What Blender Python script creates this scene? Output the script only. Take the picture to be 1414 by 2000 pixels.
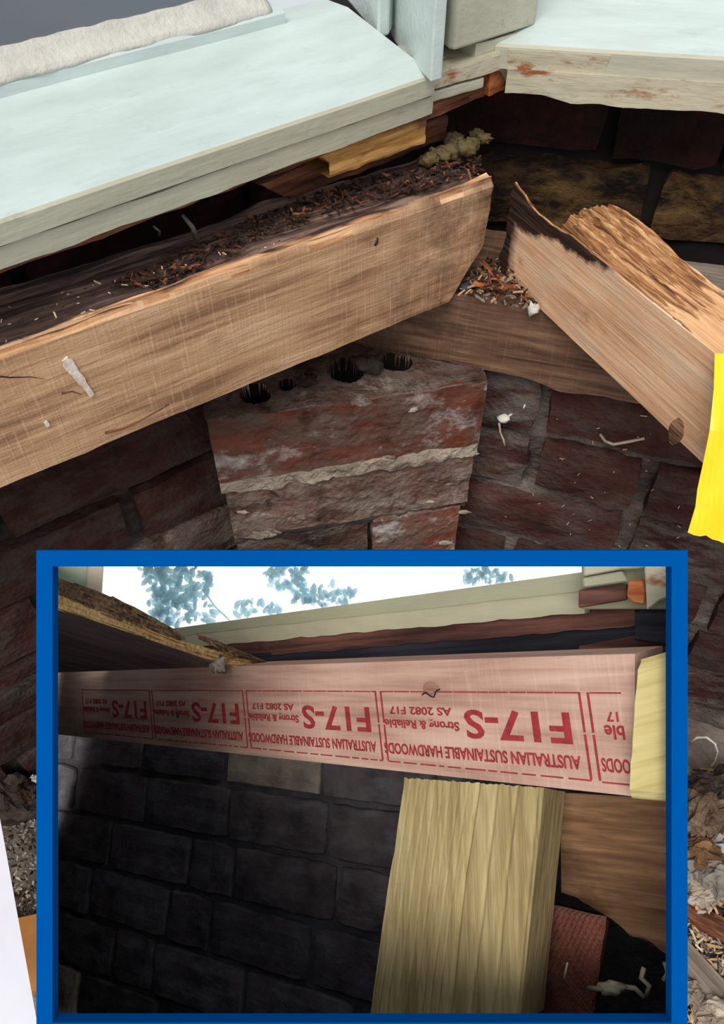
import bpy, math, random
from mathutils import Vector, Matrix, noise

random.seed(7)
for o in list(bpy.data.objects):
    bpy.data.objects.remove(o)
SC = bpy.context.scene
COL = SC.collection

# ---------------------------------------------------------------- camera
F = 1511.0
PITCH = math.radians(48)
CZ = 1.03
cam_d = bpy.data.cameras.new('camera')
cam = bpy.data.objects.new('camera', cam_d)
COL.objects.link(cam)
cam.location = (0, 0, CZ)
cam.rotation_euler = (math.radians(90) - PITCH, 0, 0)
cam_d.sensor_fit = 'VERTICAL'
cam_d.sensor_height = 36.0
cam_d.sensor_width = 36.0
cam_d.lens = F * 36.0 / 2000.0
cam_d.clip_start = 0.01
SC.camera = cam

# ---------------------------------------------------------------- sky, sun, exposure
world = bpy.data.worlds.new('overcast_sky')
SC.world = world
world.use_nodes = True
bg = world.node_tree.nodes['Background']
bg.inputs['Color'].default_value = (0.90, 0.95, 1.0, 1)
bg.inputs['Strength'].default_value = 0.78
sun_d = bpy.data.lights.new('sun', 'SUN')
sun_d.energy = 2.65
sun_d.angle = math.radians(35)
sun_d.color = (1.0, 0.95, 0.87)
sun = bpy.data.objects.new('sun', sun_d)
COL.objects.link(sun)
sun.rotation_euler = (math.radians(36), 0, math.radians(-22))
SC.view_settings.view_transform = 'Standard'
SC.view_settings.look = 'None'
SC.view_settings.gamma = 1.0
SC.view_settings.use_curve_mapping = False
SC.view_settings.exposure = 0.0


# ---------------------------------------------------------------- geometry helpers
def ray(px, py):
    a, b = px - 707.0, 1000.0 - py
    return Vector((a, F * math.cos(PITCH) + b * math.sin(PITCH), -F * math.sin(PITCH) + b * math.cos(PITCH)))


def W(px, py, H):                      # the point H metres below eye level seen at a pixel
    r = ray(px, py)
    p = r * (-H / r.z)
    return Vector((p.x, p.y, CZ + p.z))


def I(px, py, d):                      # the point at depth d seen at a pixel
    p = ray(px, py) * (d / F)
    return Vector((p.x, p.y, CZ + p.z))


def on_plane(px, py, o, n):
    r = ray(px, py)
    c = Vector((0, 0, CZ))
    return c + r * ((o - c).dot(n) / r.dot(n))


def frame(origin, az):                 # x along azimuth, y away from the viewer, z up
    a = math.radians(az)
    return Matrix.Translation(origin) @ Matrix.Rotation(math.pi / 2 - a, 4, 'Z')


def nz(p, s, seed=0.0):
    return noise.noise(Vector((p[0] * s + seed, p[1] * s - seed * 1.7, p[2] * s + seed * .6)))


def fb(p, s, seed=0.0, o=3):
    t, a = 0, 1
    for i in range(o):
        t += a * nz(p, s, seed + i * 13.1)
        s *= 2.1
        a *= .5
    return t


def link(name, mesh, parent=None, M=None):
    o = bpy.data.objects.new(name, mesh)
    COL.objects.link(o)
    if parent is not None:
        o.parent = parent
        if M is not None:
            o.matrix_basis = pworld(parent).inverted() @ M
        WM[o.name] = pworld(parent) @ o.matrix_basis
    else:
        if M is not None:
            o.matrix_basis = M
        WM[o.name] = o.matrix_basis.copy()
    return o


WM = {}


def pworld(o):
    return WM[o.name]


def tag(o, label=None, cat=None, group=None, kind=None):
    if label: o['label'] = label
    if cat: o['category'] = cat
    if group: o['group'] = group
    if kind: o['kind'] = kind
    return o


def empty(name, M):
    o = bpy.data.objects.new(name, None)
    o.empty_display_size = .02
    COL.objects.link(o)
    o.matrix_basis = M
    WM[o.name] = M.copy()
    return o


def mesh_of(verts, faces, mats, smooth=False, fm=None):
    me = bpy.data.meshes.new('m')
    me.from_pydata([tuple(v) for v in verts], [], faces)
    if not isinstance(mats, (list, tuple)): mats = [mats]
    for m in mats: me.materials.append(m)
    if fm:
        me.polygons.foreach_set('material_index', fm)
    if smooth:
        me.polygons.foreach_set('use_smooth', [True] * len(me.polygons))
    me.update()
    return me


def lattice(nx, ny, nz_, fn):
    """closed box surface lattice; fn(u,v,w) -> position"""
    idx, V, Fc = {}, [], []

    def g(i, j, k):
        key = (i, j, k)
        if key not in idx:
            idx[key] = len(V)
            V.append(Vector(fn(i / nx, j / ny, k / nz_)))
        return idx[key]
    for i in range(nx):
        for k in range(nz_):
            Fc.append((g(i, 0, k), g(i + 1, 0, k), g(i + 1, 0, k + 1), g(i, 0, k + 1)))
            Fc.append((g(i, ny, k), g(i, ny, k + 1), g(i + 1, ny, k + 1), g(i + 1, ny, k)))
    for i in range(nx):
        for j in range(ny):
            Fc.append((g(i, j, 0), g(i, j + 1, 0), g(i + 1, j + 1, 0), g(i + 1, j, 0)))
            Fc.append((g(i, j, nz_), g(i + 1, j, nz_), g(i + 1, j + 1, nz_), g(i, j + 1, nz_)))
    for j in range(ny):
        for k in range(nz_):
            Fc.append((g(0, j, k), g(0, j, k + 1), g(0, j + 1, k + 1), g(0, j + 1, k)))
            Fc.append((g(nx, j, k), g(nx, j + 1, k), g(nx, j + 1, k + 1), g(nx, j, k + 1)))
    return V, Fc


def rbox(x0, x1, y0, y1, z0, z1, n=(4, 2, 2), disp=None, mats=None, smooth=False, r=0.0):
    """box with a rounded edge r and a displacement"""
    lx, ly, lz = x1 - x0, y1 - y0, z1 - z0

    def fn(u, v, w):
        p = Vector((x0 + lx * u, y0 + ly * v, z0 + lz * w))
        if r:
            e = [u in (0, 1), v in (0, 1), w in (0, 1)]
            if sum(e) >= 2:
                k = r * (.30 if sum(e) == 2 else .42)
                if e[0]: p.x += k if u == 0 else -k
                if e[1]: p.y += k if v == 0 else -k
                if e[2]: p.z += k if w == 0 else -k
        return disp(p, u, v, w) if disp else p
    V, Fc = lattice(n[0], n[1], n[2], fn)
    return mesh_of(V, Fc, mats, smooth)


def extrude(pts, z0, z1, mat, o, bevel=0.0):
    """prism over a world footprint, local to origin o"""
    n = len(pts)
    V = [Vector((p[0] - o[0], p[1] - o[1], z0 - o[2])) for p in pts] + [Vector((p[0] - o[0], p[1] - o[1], z1 - o[2])) for p in pts]
    a = sum(pts[i][0] * pts[(i + 1) % n][1] - pts[(i + 1) % n][0] * pts[i][1] for i in range(n))
    Fc = [tuple(range(n - 1, -1, -1)), tuple(range(n, 2 * n))] + [(i, (i + 1) % n, (i + 1) % n + n, i + n) for i in range(n)]
    if a < 0:
        Fc = [f[::-1] for f in Fc]
    return mesh_of(V, Fc, mat)


def add_bevel(o, w, seg=2):
    m = o.modifiers.new('bevel', 'BEVEL')
    m.width = w
    m.segments = seg
    m.limit_method = 'ANGLE'
    return o


def tube(pts, rad, mat, seg=7, taper=None):
    V, Fc = [], []
    n = len(pts)
    up = Vector((.13, .2, .97))
    for i, p in enumerate(pts):
        p = Vector(p)
        t = (Vector(pts[min(i + 1, n - 1)]) - Vector(pts[max(i - 1, 0)])).normalized()
        a = t.cross(up)
        if a.length < 1e-4: a = t.cross(Vector((1, 0, 0)))
        a.normalize()
        b = t.cross(a)
        r = rad * (taper(i / (n - 1)) if taper else 1)
        for k in range(seg):
            q = 2 * math.pi * k / seg
            V.append(p + a * r * math.cos(q) + b * r * math.sin(q))
    for i in range(n - 1):
        for k in range(seg):
            k2 = (k + 1) % seg
            Fc.append((i * seg + k, i * seg + k2, (i + 1) * seg + k2, (i + 1) * seg + k))
    Fc.append(tuple(range(seg - 1, -1, -1)))
    Fc.append(tuple(range((n - 1) * seg, n * seg)))
    return mesh_of(V, Fc, mat, True)


def quad_frame(q):
    """q = TL, TR, BR, BL in the world, seen from the viewer; x along the top, y away, z up"""
    x = (q[1] - q[0]).normalized()
    n = x.cross((q[3] - q[0]) * -1).normalized()
    if n.dot(q[0] - Vector((0, 0, CZ))) < 0: n = -n
    z = x.cross(n).normalized()
    M = Matrix((x, n, z)).transposed().to_4x4()
    M.translation = q[0]
    return M


def quad_slab(name, q, thick, mats, n=(8, 2, 4), disp=None, parent=None, smooth=False, thick_dir=None):
    M = quad_frame(q)
    Mi = M.inverted()
    nrm = M.to_3x3() @ Vector((0, 1, 0))
    if thick_dir == 'view': nrm = ((q[0] + q[2]) / 2 - Vector((0, 0, CZ))).normalized()
    elif thick_dir is not None: nrm = thick_dir.normalized()

    def fn(u, v, w):
        top = q[0].lerp(q[1], u)
        bot = q[3].lerp(q[2], u)
        p = Mi @ (bot.lerp(top, w) + nrm * (thick * v))
        return disp(p, u, v, w) if disp else p
    V, Fc = lattice(n[0], n[1], n[2], fn)
    return link(name, mesh_of(V, Fc, mats, smooth), parent, M)


# ---------------------------------------------------------------- materials
def lin(c):
    f = lambda v: v / 12.92 if v <= .04045 else ((v + .055) / 1.055) ** 2.4
    return tuple(f(v / 255.0) for v in c) + (1,)


class NT:
    def __init__(s, name):
        s.m = bpy.data.materials.new(name)
        s.m.use_nodes = True
        s.t = s.m.node_tree
        s.b = s.t.nodes['Principled BSDF']
        s.tc = s.t.nodes.new('ShaderNodeTexCoord')
        s.src = s.tc.outputs['Object']

    def map(s, sc=(1, 1, 1), rot=(0, 0, 0), loc=(0, 0, 0)):
        n = s.t.nodes.new('ShaderNodeMapping')
        s.t.links.new(s.src, n.inputs['Vector'])
        n.inputs['Scale'].default_value = sc
        n.inputs['Rotation'].default_value = rot
        n.inputs['Location'].default_value = loc
        return n.outputs[0]

    def noise(s, vec, scale, detail=5, rough=.55, dist=0):
        n = s.t.nodes.new('ShaderNodeTexNoise')
        s.t.links.new(vec, n.inputs['Vector'])
        n.inputs['Scale'].default_value = scale
        n.inputs['Detail'].default_value = detail
        n.inputs['Roughness'].default_value = rough
        n.inputs['Distortion'].default_value = dist
        return n.outputs['Fac']

    def voro(s, vec, scale, feature='F1'):
        n = s.t.nodes.new('ShaderNodeTexVoronoi')
        n.feature = feature
        s.t.links.new(vec, n.inputs['Vector'])
        n.inputs['Scale'].default_value = scale
        return n.outputs['Distance']

    def wave(s, vec, scale, dist=4, detail=3, dscale=1.5, d='Y', prof='SIN'):
        n = s.t.nodes.new('ShaderNodeTexWave')
        n.bands_direction = d
        n.wave_profile = prof
        s.t.links.new(vec, n.inputs['Vector'])
        n.inputs['Scale'].default_value = scale
        n.inputs['Distortion'].default_value = dist
        n.inputs['Detail'].default_value = detail
        n.inputs['Detail Scale'].default_value = dscale
        return n.outputs['Fac']

    def ramp(s, fac, stops):
        n = s.t.nodes.new('ShaderNodeValToRGB')
        s.t.links.new(fac, n.inputs[0])
        e = n.color_ramp.elements
        while len(e) < len(stops): e.new(.5)
        for i, (p, c) in enumerate(stops):
            e[i].position = p
            e[i].color = c if len(c) == 4 else lin(c)
        return n.outputs['Color']

    def mask(s, fac, a, b):
        n = s.t.nodes.new('ShaderNodeMapRange')
        s.t.links.new(fac, n.inputs['Value'])
        n.inputs['From Min'].default_value = a
        n.inputs['From Max'].default_value = b
        return n.outputs['Result']

    def math(s, op, a, b):
        n = s.t.nodes.new('ShaderNodeMath')
        n.operation = op
        for i, v in enumerate((a, b)):
            if isinstance(v, (int, float)): n.inputs[i].default_value = v
            else: s.t.links.new(v, n.inputs[i])
        return n.outputs[0]

    def mix(s, fac, a, b, mode='MIX'):
        n = s.t.nodes.new('ShaderNodeMix')
        n.data_type = 'RGBA'
        n.blend_type = mode
        for i, v in ((0, fac), (6, a), (7, b)):
            if isinstance(v, (int, float)): n.inputs[i].default_value = v
            elif isinstance(v, tuple): n.inputs[i].default_value = v if len(v) == 4 else lin(v)
            else: s.t.links.new(v, n.inputs[i])
        return n.outputs[2]

    def sep(s):
        n = s.t.nodes.new('ShaderNodeSeparateXYZ')
        s.t.links.new(s.src, n.inputs[0])
        return n.outputs

    def out(s, col, rough=.8, bump=None, strength=.4, dist=.002, spec=.3):
        if isinstance(col, tuple): s.b.inputs['Base Color'].default_value = col if len(col) == 4 else lin(col)
        else: s.t.links.new(col, s.b.inputs['Base Color'])
        if isinstance(rough, (int, float)): s.b.inputs['Roughness'].default_value = rough
        else: s.t.links.new(rough, s.b.inputs['Roughness'])
        s.b.inputs['Specular IOR Level'].default_value = spec
        if bump is not None:
            n = s.t.nodes.new('ShaderNodeBump')
            n.inputs['Strength'].default_value = strength
            n.inputs['Distance'].default_value = dist
            s.t.links.new(bump, n.inputs['Height'])
            s.t.links.new(n.outputs[0], s.b.inputs['Normal'])
        return s.m


def wood(name, dark, mid, light, grain=1.0, saw=0.0, stain=None, stain_rng=(.55, .75), gs=1.0, bump=.5, rough=.8, lines=None, axis='X', endstain=None):
    t = NT(name)
    sw = (lambda a, b, c: (a, b, c)) if axis == 'X' else (lambda a, b, c: (c, b, a))
    v = t.map(sw(3 * gs, 60 * gs, 60 * gs))
    g = t.noise(v, 3.0, 6, .6, .4)
    big = t.noise(t.map(sw(4, 14, 14)), 2.0, 4)
    c = t.ramp(t.math('ADD', t.math('MULTIPLY', g, .65 * grain), t.math('MULTIPLY', big, 1 - .65 * grain)),
               [(.38, dark), (.5, mid), (.62, light)])
    h = g
    if lines:
        w = t.wave(t.map((.35 * gs, 1 * gs, 1 * gs)), lines[0], lines[2] if len(lines) > 2 else 3.0, 3, 2.0, 'Z')
        c = t.mix(t.mask(w, .15, .9), c, lines[1], 'MIX')
        h = t.math('SUBTRACT', h, t.math('MULTIPLY', w, .6))
    if saw:
        sv = t.map((800, 40, 46), (0, math.radians(7), 0))
        s1 = t.noise(sv, .6, 2, .5)
        patch = t.mask(t.noise(t.map((1, 1, 1)), 9, 3), .38, .62)
        m = t.math('MULTIPLY', t.mask(s1, .55, .72), t.math('MULTIPLY', patch, saw))
        c = t.mix(m, c, tuple(min(255, x + 26) for x in light))
        h = t.math('ADD', h, t.math('MULTIPLY', s1, .5))
    if stain:
        sm = t.mask(t.noise(t.map((1.5, 3, 3), loc=(3.1, 1.7, .4)), 8, 6, .65), *stain_rng)
        c = t.mix(sm, c, stain)
    if endstain:
        xo = t.sep()[0]
        em = t.math('MULTIPLY', t.mask(xo, endstain[0], endstain[1]), t.mask(t.noise(t.map((1, 1, 1), loc=(1, 8, 2)), 26, 6, .65), .36, .62))
        c = t.mix(em, c, endstain[2])
    fine = t.noise(t.map(sw(30, 120, 120)), 6, 4, .6)
    h = t.math('ADD', h, t.math('MULTIPLY', fine, .4))
    return t.out(c, rough, h, bump, .0015)


def brickmat(name, cols, dust, dust_rng=(.5, .75), white=None, white_rng=(.66, .8), sc=1.0, bump=.7, dist=.003, blot=None):
    t = NT(name)
    oi = t.t.nodes.new('ShaderNodeObjectInfo')
    va = t.t.nodes.new('ShaderNodeVectorMath')
    va.operation = 'ADD'
    mu = t.t.nodes.new('ShaderNodeMath')
    mu.operation = 'MULTIPLY'
    mu.inputs[1].default_value = 40.0
    t.t.links.new(oi.outputs['Random'], mu.inputs[0])
    t.t.links.new(t.tc.outputs['Object'], va.inputs[0])
    t.t.links.new(mu.outputs[0], va.inputs[1])
    t.src = va.outputs[0]
    v = t.map((sc, sc, sc))
    a = t.noise(v, 14, 6, .6)
    c = t.ramp(a, [(.3, cols[0]), (.5, cols[1]), (.7, cols[2])])
    d = t.noise(t.map((sc * .7, sc, sc * 1.6), loc=(5, 2, 1)), 22, 7, .68)
    c = t.mix(t.mask(d, *dust_rng), c, dust)
    if white:
        wn = t.noise(t.map((sc, sc, sc * 1.5), loc=(9, 4, 7)), 16, 7, .7)
        c = t.mix(t.mask(wn, *white_rng), c, white)
    if blot:
        c = t.mix(t.mask(t.noise(t.map((sc, sc, sc), loc=(3, 8, 5)), 20, 6, .7), .57, .70), c, blot)
    grit = t.noise(v, 160, 4, .7)
    pits = t.voro(t.map((sc, sc, sc)), 130)
    h = t.math('ADD', t.math('MULTIPLY', d, .9), t.math('ADD', t.math('MULTIPLY', grit, .5), t.math('MULTIPLY', pits, .25)))
    # per-piece value shift
    hs = t.t.nodes.new('ShaderNodeHueSaturation')
    mr = t.mask(oi.outputs['Random'], -.0, 1.0)
    vv = t.math('ADD', t.math('MULTIPLY', mr, .5), .75)
    t.t.links.new(vv, hs.inputs['Value'])
    t.t.links.new(c, hs.inputs['Color'])
    return t.out(hs.outputs[0], .9, h, bump, dist, .15)


def plain(name, col, rough=.6, var=.12, sc=20, bump=.2, dist=.001, spec=.3, stretch=(1, 1, 1)):
    t = NT(name)
    a = t.noise(t.map(stretch), sc, 5, .6)
    d = tuple(max(0, x * (1 - var)) for x in col)
    l = tuple(min(255, x * (1 + var * .6)) for x in col)
    return t.out(t.ramp(a, [(.3, d), (.7, l)]), rough, t.noise(t.map(stretch), sc * 6, 4), bump, dist, spec)


def paint(name, col, chip=None, rng=(.7, .74), dirt=None, rough=.38, bump=.35):
    t = NT(name)
    c = t.ramp(t.noise(t.map((1, 4, 4)), 14, 5, .6), [(.3, tuple(x * .95 for x in col)), (.7, tuple(min(255, x * 1.02) for x in col))])
    if dirt:
        c = t.mix(t.mask(t.noise(t.map((1, 2.4, 2.4), loc=(2, 5, 1)), 24, 7, .7), .56, .8), c, dirt)
    if chip:
        c = t.mix(t.mask(t.noise(t.map((1, 2, 3), loc=(7, 3, 2)), 20, 7, .68), *rng), c, chip)
    h = t.math('ADD', t.noise(t.map((8, 60, 60)), 3, 5), t.math('MULTIPLY', t.noise(t.map((1, 1, 1)), 90, 3), .6))
    return t.out(c, rough, h, bump, .0012, .45)


M_ = {}
XJ0 = -0.0384
M_['sill'] = paint('pale_mint_gloss_paint', (200, 213, 210), dirt=(178, 191, 187), rough=.3)
M_['fascia'] = paint('grey_green_side_shade_paint', (182, 180, 160), dirt=(146, 142, 124), rough=.5, bump=.6)  # greyer than the sill top: shade of the sides mixed into the paint
M_['fascia_chip'] = paint('chipped_cream_paint', (192, 184, 160), chip=(146, 92, 50), rng=(.56, .66), dirt=(160, 148, 120), rough=.55, bump=.8)
M_['putty'] = plain('smeared_cream_putty', (204, 200, 192), .55, .1, 40, .7, .002)
M_['rawwood'] = wood('raw_red_brown_wood', (62, 34, 24), (104, 62, 42), (150, 98, 68), 1, 0, (50, 28, 20))
M_['orangewood'] = wood('orange_rot_wood', (120, 58, 30), (168, 92, 52), (200, 130, 84), 1)
M_['batten'] = wood('honey_brown_wood', (110, 74, 36), (168, 120, 62), (204, 160, 96), 1, 0, (84, 52, 26), (.55, .7))
M_['beam'] = wood('sawn_tan_hardwood', (146, 108, 80), (192, 150, 114), (214, 176, 140), .75, .5, (120, 80, 50), (.58, .80), bump=.8, endstain=(-.16, -.01, (82, 52, 36)))
M_['beamtop'] = wood('shaded_wood_top', (56, 40, 36), (92, 70, 62), (150, 120, 104), .9, 0, (40, 28, 26), (.5, .7), bump=1)
M_['rot'] = wood('splintered_rotten_wood', (96, 62, 38), (168, 116, 74), (218, 170, 122), 1, 0, (92, 56, 34), (.6, .75), gs=1.6, bump=1)
M_['joist'] = wood('pale_pinkish_softwood', (186, 136, 100), (214, 166, 128), (228, 188, 154), .7, 0, (196, 180, 162), (.56, .7), bump=.35)
M_['joisttop'] = wood('planed_golden_softwood_top', (200, 140, 92), (232, 180, 130), (244, 204, 160), .9, 0, (170, 112, 70), (.62, .78), bump=.7)
def joist_mats():
    # face: pale wood with a ragged blackened band along its rotten end
    out = []
    for name, cols, other in (('pale_pinkish_softwood', ((204, 154, 118), (232, 186, 148), (245, 208, 174)), ((30, 21, 18), (56, 38, 30), (88, 64, 52))),
                              ('golden_softwood_top_with_rot', ((204, 144, 96), (234, 182, 132), (246, 206, 162)), ((84, 52, 32), (170, 118, 76), (224, 178, 130)))):
        t = NT(name)
        x, y, z = t.sep()
        g = t.noise(t.map((3, 60, 60)), 3.0, 6, .6, .4)
        g2 = t.noise(t.map((4, 110, 110)), 3.0, 6, .65, .6)
        big = t.noise(t.map((5, 16, 16)), 2, 4)
        c = t.ramp(t.math('ADD', t.math('MULTIPLY', g, .5), t.math('MULTIPLY', big, .5)), [(.36, cols[0]), (.5, cols[1]), (.64, cols[2])])
        if not out:
            c = t.mix(t.math('MULTIPLY', t.mask(t.noise(t.map((1.5, 3, 3), loc=(3, 1, 0)), 9, 6, .65), .5, .66), .45), c, (214, 200, 182))
            c = t.mix(t.mask(t.noise(t.map((2, 3, 3), loc=(6, 1, 4)), 8, 6, .65), .6, .72), c, (176, 122, 84))
        o = t.ramp(g2, [(.36, other[0]), (.5, other[1]), (.64, other[2])])
        nn = t.noise(t.map((1, 1, 1) if not out else (1, 6, 6), loc=(2, 2, 2)), 24, 5, .6)
        xr = t.math('SUBTRACT', x, XJ0)
        if not out:
            band = t.math('ADD', t.math('ADD', z, .030), t.math('ADD', t.math('MULTIPLY', xr, -.17), t.math('MULTIPLY', t.math('SUBTRACT', nn, .5), .045)))
            m1 = t.mask(band, -.001, .005)
            m2 = t.mask(t.math('ADD', xr, t.math('MULTIPLY', t.math('SUBTRACT', nn, .5), .03)), .022, .010)
            m3 = t.mask(xr, .155, .135)
            m = t.math('MAXIMUM', t.math('MULTIPLY', m1, m3), m2)
        else:
            m = t.mask(t.math('ADD', xr, t.math('MULTIPLY', t.math('SUBTRACT', nn, .5), .25)), .215, .195)
        c = t.mix(m, c, o)
        h = t.math('ADD', g, t.math('MULTIPLY', g2, .8))
        out.append(t.out(c, .75, h, .5 if len(out) == 0 else .9, .002))
    return out


def beam_top_mat():
    t = NT('sill_shaded_beam_top')
    x, y, z = t.sep()
    g = t.noise(t.map((3, 60, 60)), 3.0, 6, .6, .4)
    a = t.ramp(g, [(.36, (48, 34, 31)), (.5, (84, 64, 58)), (.64, (140, 112, 98))])
    b = t.ramp(g, [(.36, (120, 78, 50)), (.5, (190, 140, 100)), (.64, (226, 184, 144))])
    nn = t.noise(t.map((1, 4, 1)), 22, 5, .6)
    lim = t.math('ADD', y, t.math('MULTIPLY', t.math('SUBTRACT', nn, .5), .035))
    grow = t.mask(x, -.40, -.15)
    lim = t.math('SUBTRACT', lim, t.math('MULTIPLY', grow, .007))
    c = t.mix(t.mask(lim, .010, .004), a, b)  # sill's shadow painted dark on the back, pale rotten strip in front
    return t.out(c, .9, t.math('ADD', g, t.noise(t.map((1, 1, 1)), 120, 4)), .9, .002)


M_['recess_wood'] = wood('dark_recess_wood', (34, 24, 20), (58, 38, 30), (92, 62, 46), .9, 0, (70, 70, 84), (.66, .75))
M_['plate'] = wood('dark_brown_old_hardwood', (72, 50, 38), (112, 82, 64), (146, 112, 88), .85, .25, (58, 38, 28), (.56, .76), bump=.8)
M_['greyplate'] = wood('grey_weathered_wood', (92, 82, 74), (126, 114, 102), (150, 138, 124), .8, 0)
M_['brick_red'] = brickmat('worn_red_brick', [(72, 40, 32), (112, 62, 48), (136, 84, 68)], (108, 88, 78), (.42, .60), (198, 190, 186), (.53, .70), bump=1, dist=.004, blot=(58, 40, 35))
M_['brick_grey'] = brickmat('mortar_smeared_brick', [(60, 44, 38), (100, 72, 62), (122, 94, 84)], (134, 120, 110), (.42, .64), (182, 170, 156), (.60, .74), sc=1.4, bump=1, dist=.008, blot=(40, 32, 29))
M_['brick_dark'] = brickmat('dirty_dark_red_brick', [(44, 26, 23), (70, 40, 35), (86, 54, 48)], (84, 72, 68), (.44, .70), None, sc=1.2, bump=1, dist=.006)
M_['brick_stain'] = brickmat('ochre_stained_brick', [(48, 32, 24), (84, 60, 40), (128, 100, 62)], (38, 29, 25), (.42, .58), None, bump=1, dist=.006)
M_['brick_shade'] = brickmat('shade_darkened_brick', [(32, 20, 18), (58, 30, 27), (74, 40, 35)], (38, 28, 25), (.42, .6), None, bump=1, dist=.006)  # brick colour darkened to stand in for the shade of the cavity
M_['mortar'] = brickmat('crumbly_lime_mortar', [(132, 116, 104), (172, 156, 140), (206, 194, 176)], (110, 90, 80), (.5, .7), bump=1, dist=.006, sc=1.6)
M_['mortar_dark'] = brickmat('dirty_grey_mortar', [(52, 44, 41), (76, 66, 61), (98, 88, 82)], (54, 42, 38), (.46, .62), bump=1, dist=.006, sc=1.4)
M_['mortar_mid'] = brickmat('smeared_grey_mortar', [(70, 60, 56), (100, 88, 82), (126, 114, 106)], (66, 52, 47), (.5, .68), bump=1, dist=.007, sc=1.5)
M_['brick_smear'] = brickmat('brick_smeared_with_mortar', [(46, 28, 25), (72, 43, 38), (90, 60, 54)], (104, 94, 88), (.42, .60), None, sc=1.3, bump=1, dist=.007)
M_['black'] = plain('shade_and_crumb_black', (26, 20, 18), .95, .3, 30)  # flat black for shade in cavity and pier holes, also for dark crumbs
M_['soil'] = brickmat('dusty_subfloor_soil', [(92, 80, 74), (124, 112, 104), (148, 136, 126)], (104, 92, 84), (.45, .7), (176, 164, 148), (.62, .75), bump=1, dist=.004)
M_['chip'] = plain('tan_wood_chip', (192, 152, 112), .8, .25, 60)
M_['chip_dark'] = plain('brown_wood_crumb', (58, 38, 28), .9, .3, 60)
M_['chip_pale'] = plain('straw_fleck', (206, 188, 156), .8, .2, 60)
M_['foam'] = plain('aged_expanding_foam', (104, 88, 56), .6, .25, 25, .5, .003)
M_['chalk'] = plain('white_chalk', (226, 214, 200), .9, .15, 200, .6)
M_['yellow'] = plain('yellow_plastic_ribbon', (252, 206, 24), .35, .05, 12, .15, .002, .5)
M_['blue'] = plain('bright_blue_board', (0, 74, 146), .9, .02, 6, .03, .001, .0)
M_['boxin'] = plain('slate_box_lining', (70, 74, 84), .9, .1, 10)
M_['whiteboard'] = plain('white_plastic_trim', (222, 222, 232), .35, .05, 8, .1)
M_['ochre'] = plain('ochre_board', (168, 112, 56), .6, .15, 12)
M_['bluechip'] = plain('pale_blue_painted_flake', (176, 190, 192), .6, .1, 30)
M_['root'] = plain('pale_dry_root', (168, 156, 138), .8, .2, 60)
M_['web'] = plain('white_cobweb_cocoon', (216, 210, 198), .9, .15, 90)
M_['stone'] = brickmat('grey_mortar_rubble', [(104, 96, 90), (138, 130, 122), (170, 160, 150)], (96, 84, 76), (.5, .7), bump=1)
M_['tanlump'] = brickmat('fibrous_tan_lump', [(104, 84, 68), (150, 126, 104), (182, 158, 134)], (120, 98, 80), (.46, .64), bump=1, dist=.006, sc=1.6)
# inset
M_['hardwood'] = wood('new_pink_hardwood', (160, 122, 108), (188, 150, 134), (206, 172, 156), .8, .25, (150, 104, 92), (.66, .85), gs=.9, bump=.25)
M_['ink'] = plain('dark_red_stamp_ink', (156, 50, 56), .8, .2, 200)
M_['pine'] = wood('treated_green_pine', (136, 118, 78), (166, 146, 102), (186, 168, 124), .8, 0, (150, 140, 108), (.58, .8), gs=1.4, bump=.5, axis='Z')
M_['pine_end'] = wood('pale_yellow_pine', (168, 150, 94), (192, 176, 118), (206, 190, 136), .8, 0, None, gs=1.4, bump=.4)
M_['groove'] = plain('dark_growth_ring', (122, 100, 62), .8, .2, 60)
M_['rotbark'] = wood('grey_brown_rotten_edge', (52, 40, 32), (102, 80, 60), (150, 122, 88), 1, 0, None, gs=2, bump=1)
M_['rotpale'] = wood('straw_rotten_fibre', (128, 98, 58), (186, 152, 96), (216, 186, 130), 1, 0, (110, 78, 44), (.6, .75), gs=2, bump=1)
M_['joist_in'] = wood('dusky_grey_brown_board', (92, 78, 76), (116, 100, 96), (136, 118, 112), .7, 0)
M_['isill'] = paint('inset_grey_green_paint', (164, 164, 138), dirt=(140, 138, 116), rough=.6, bump=.6)
M_['isill2'] = paint('inset_cream_paint', (180, 176, 150), chip=(112, 80, 60), rng=(.66, .72), rough=.6, bump=.6)
M_['ibrown'] = wood('plum_brown_timber', (58, 36, 34), (92, 58, 52), (122, 82, 70), 1, 0, (150, 116, 76), (.66, .78))
M_['inavy'] = wood('void_and_brace_slate', (26, 28, 38), (40, 42, 54), (60, 58, 66), 1)  # slate colour for the dark void under the sill, and for the brace
M_['ibrick'] = brickmat('haze_grey_brick', [(62, 58, 63), (92, 84, 88), (112, 106, 108)], (112, 114, 120), (.48, .72), None, sc=2, bump=.7, dist=.002)  # blue-grey haze put into the brick colour
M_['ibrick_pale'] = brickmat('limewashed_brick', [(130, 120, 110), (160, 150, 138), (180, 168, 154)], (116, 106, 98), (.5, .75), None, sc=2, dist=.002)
M_['imortar'] = brickmat('haze_grey_mortar', [(66, 66, 70), (88, 88, 92), (110, 110, 112)], (70, 68, 70), (.5, .7), None, sc=2)  # same haze tint carried into the mortar
M_['ibrick_red'] = brickmat('dimpled_red_brick', [(104, 62, 54), (132, 80, 68), (150, 98, 84)], (128, 100, 90), (.52, .72), None, sc=2, dist=.002)
M_['iplate'] = wood('aged_brown_sawn_plate', (88, 62, 44), (132, 98, 70), (168, 132, 98), .9, 0, (70, 46, 34), (.55, .75), bump=.6)
M_['jamb'] = paint('pale_green_jamb', (206, 222, 196), rough=.5)
M_['jamb2'] = paint('cream_jamb_edge', (226, 214, 190), rough=.5)

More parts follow.
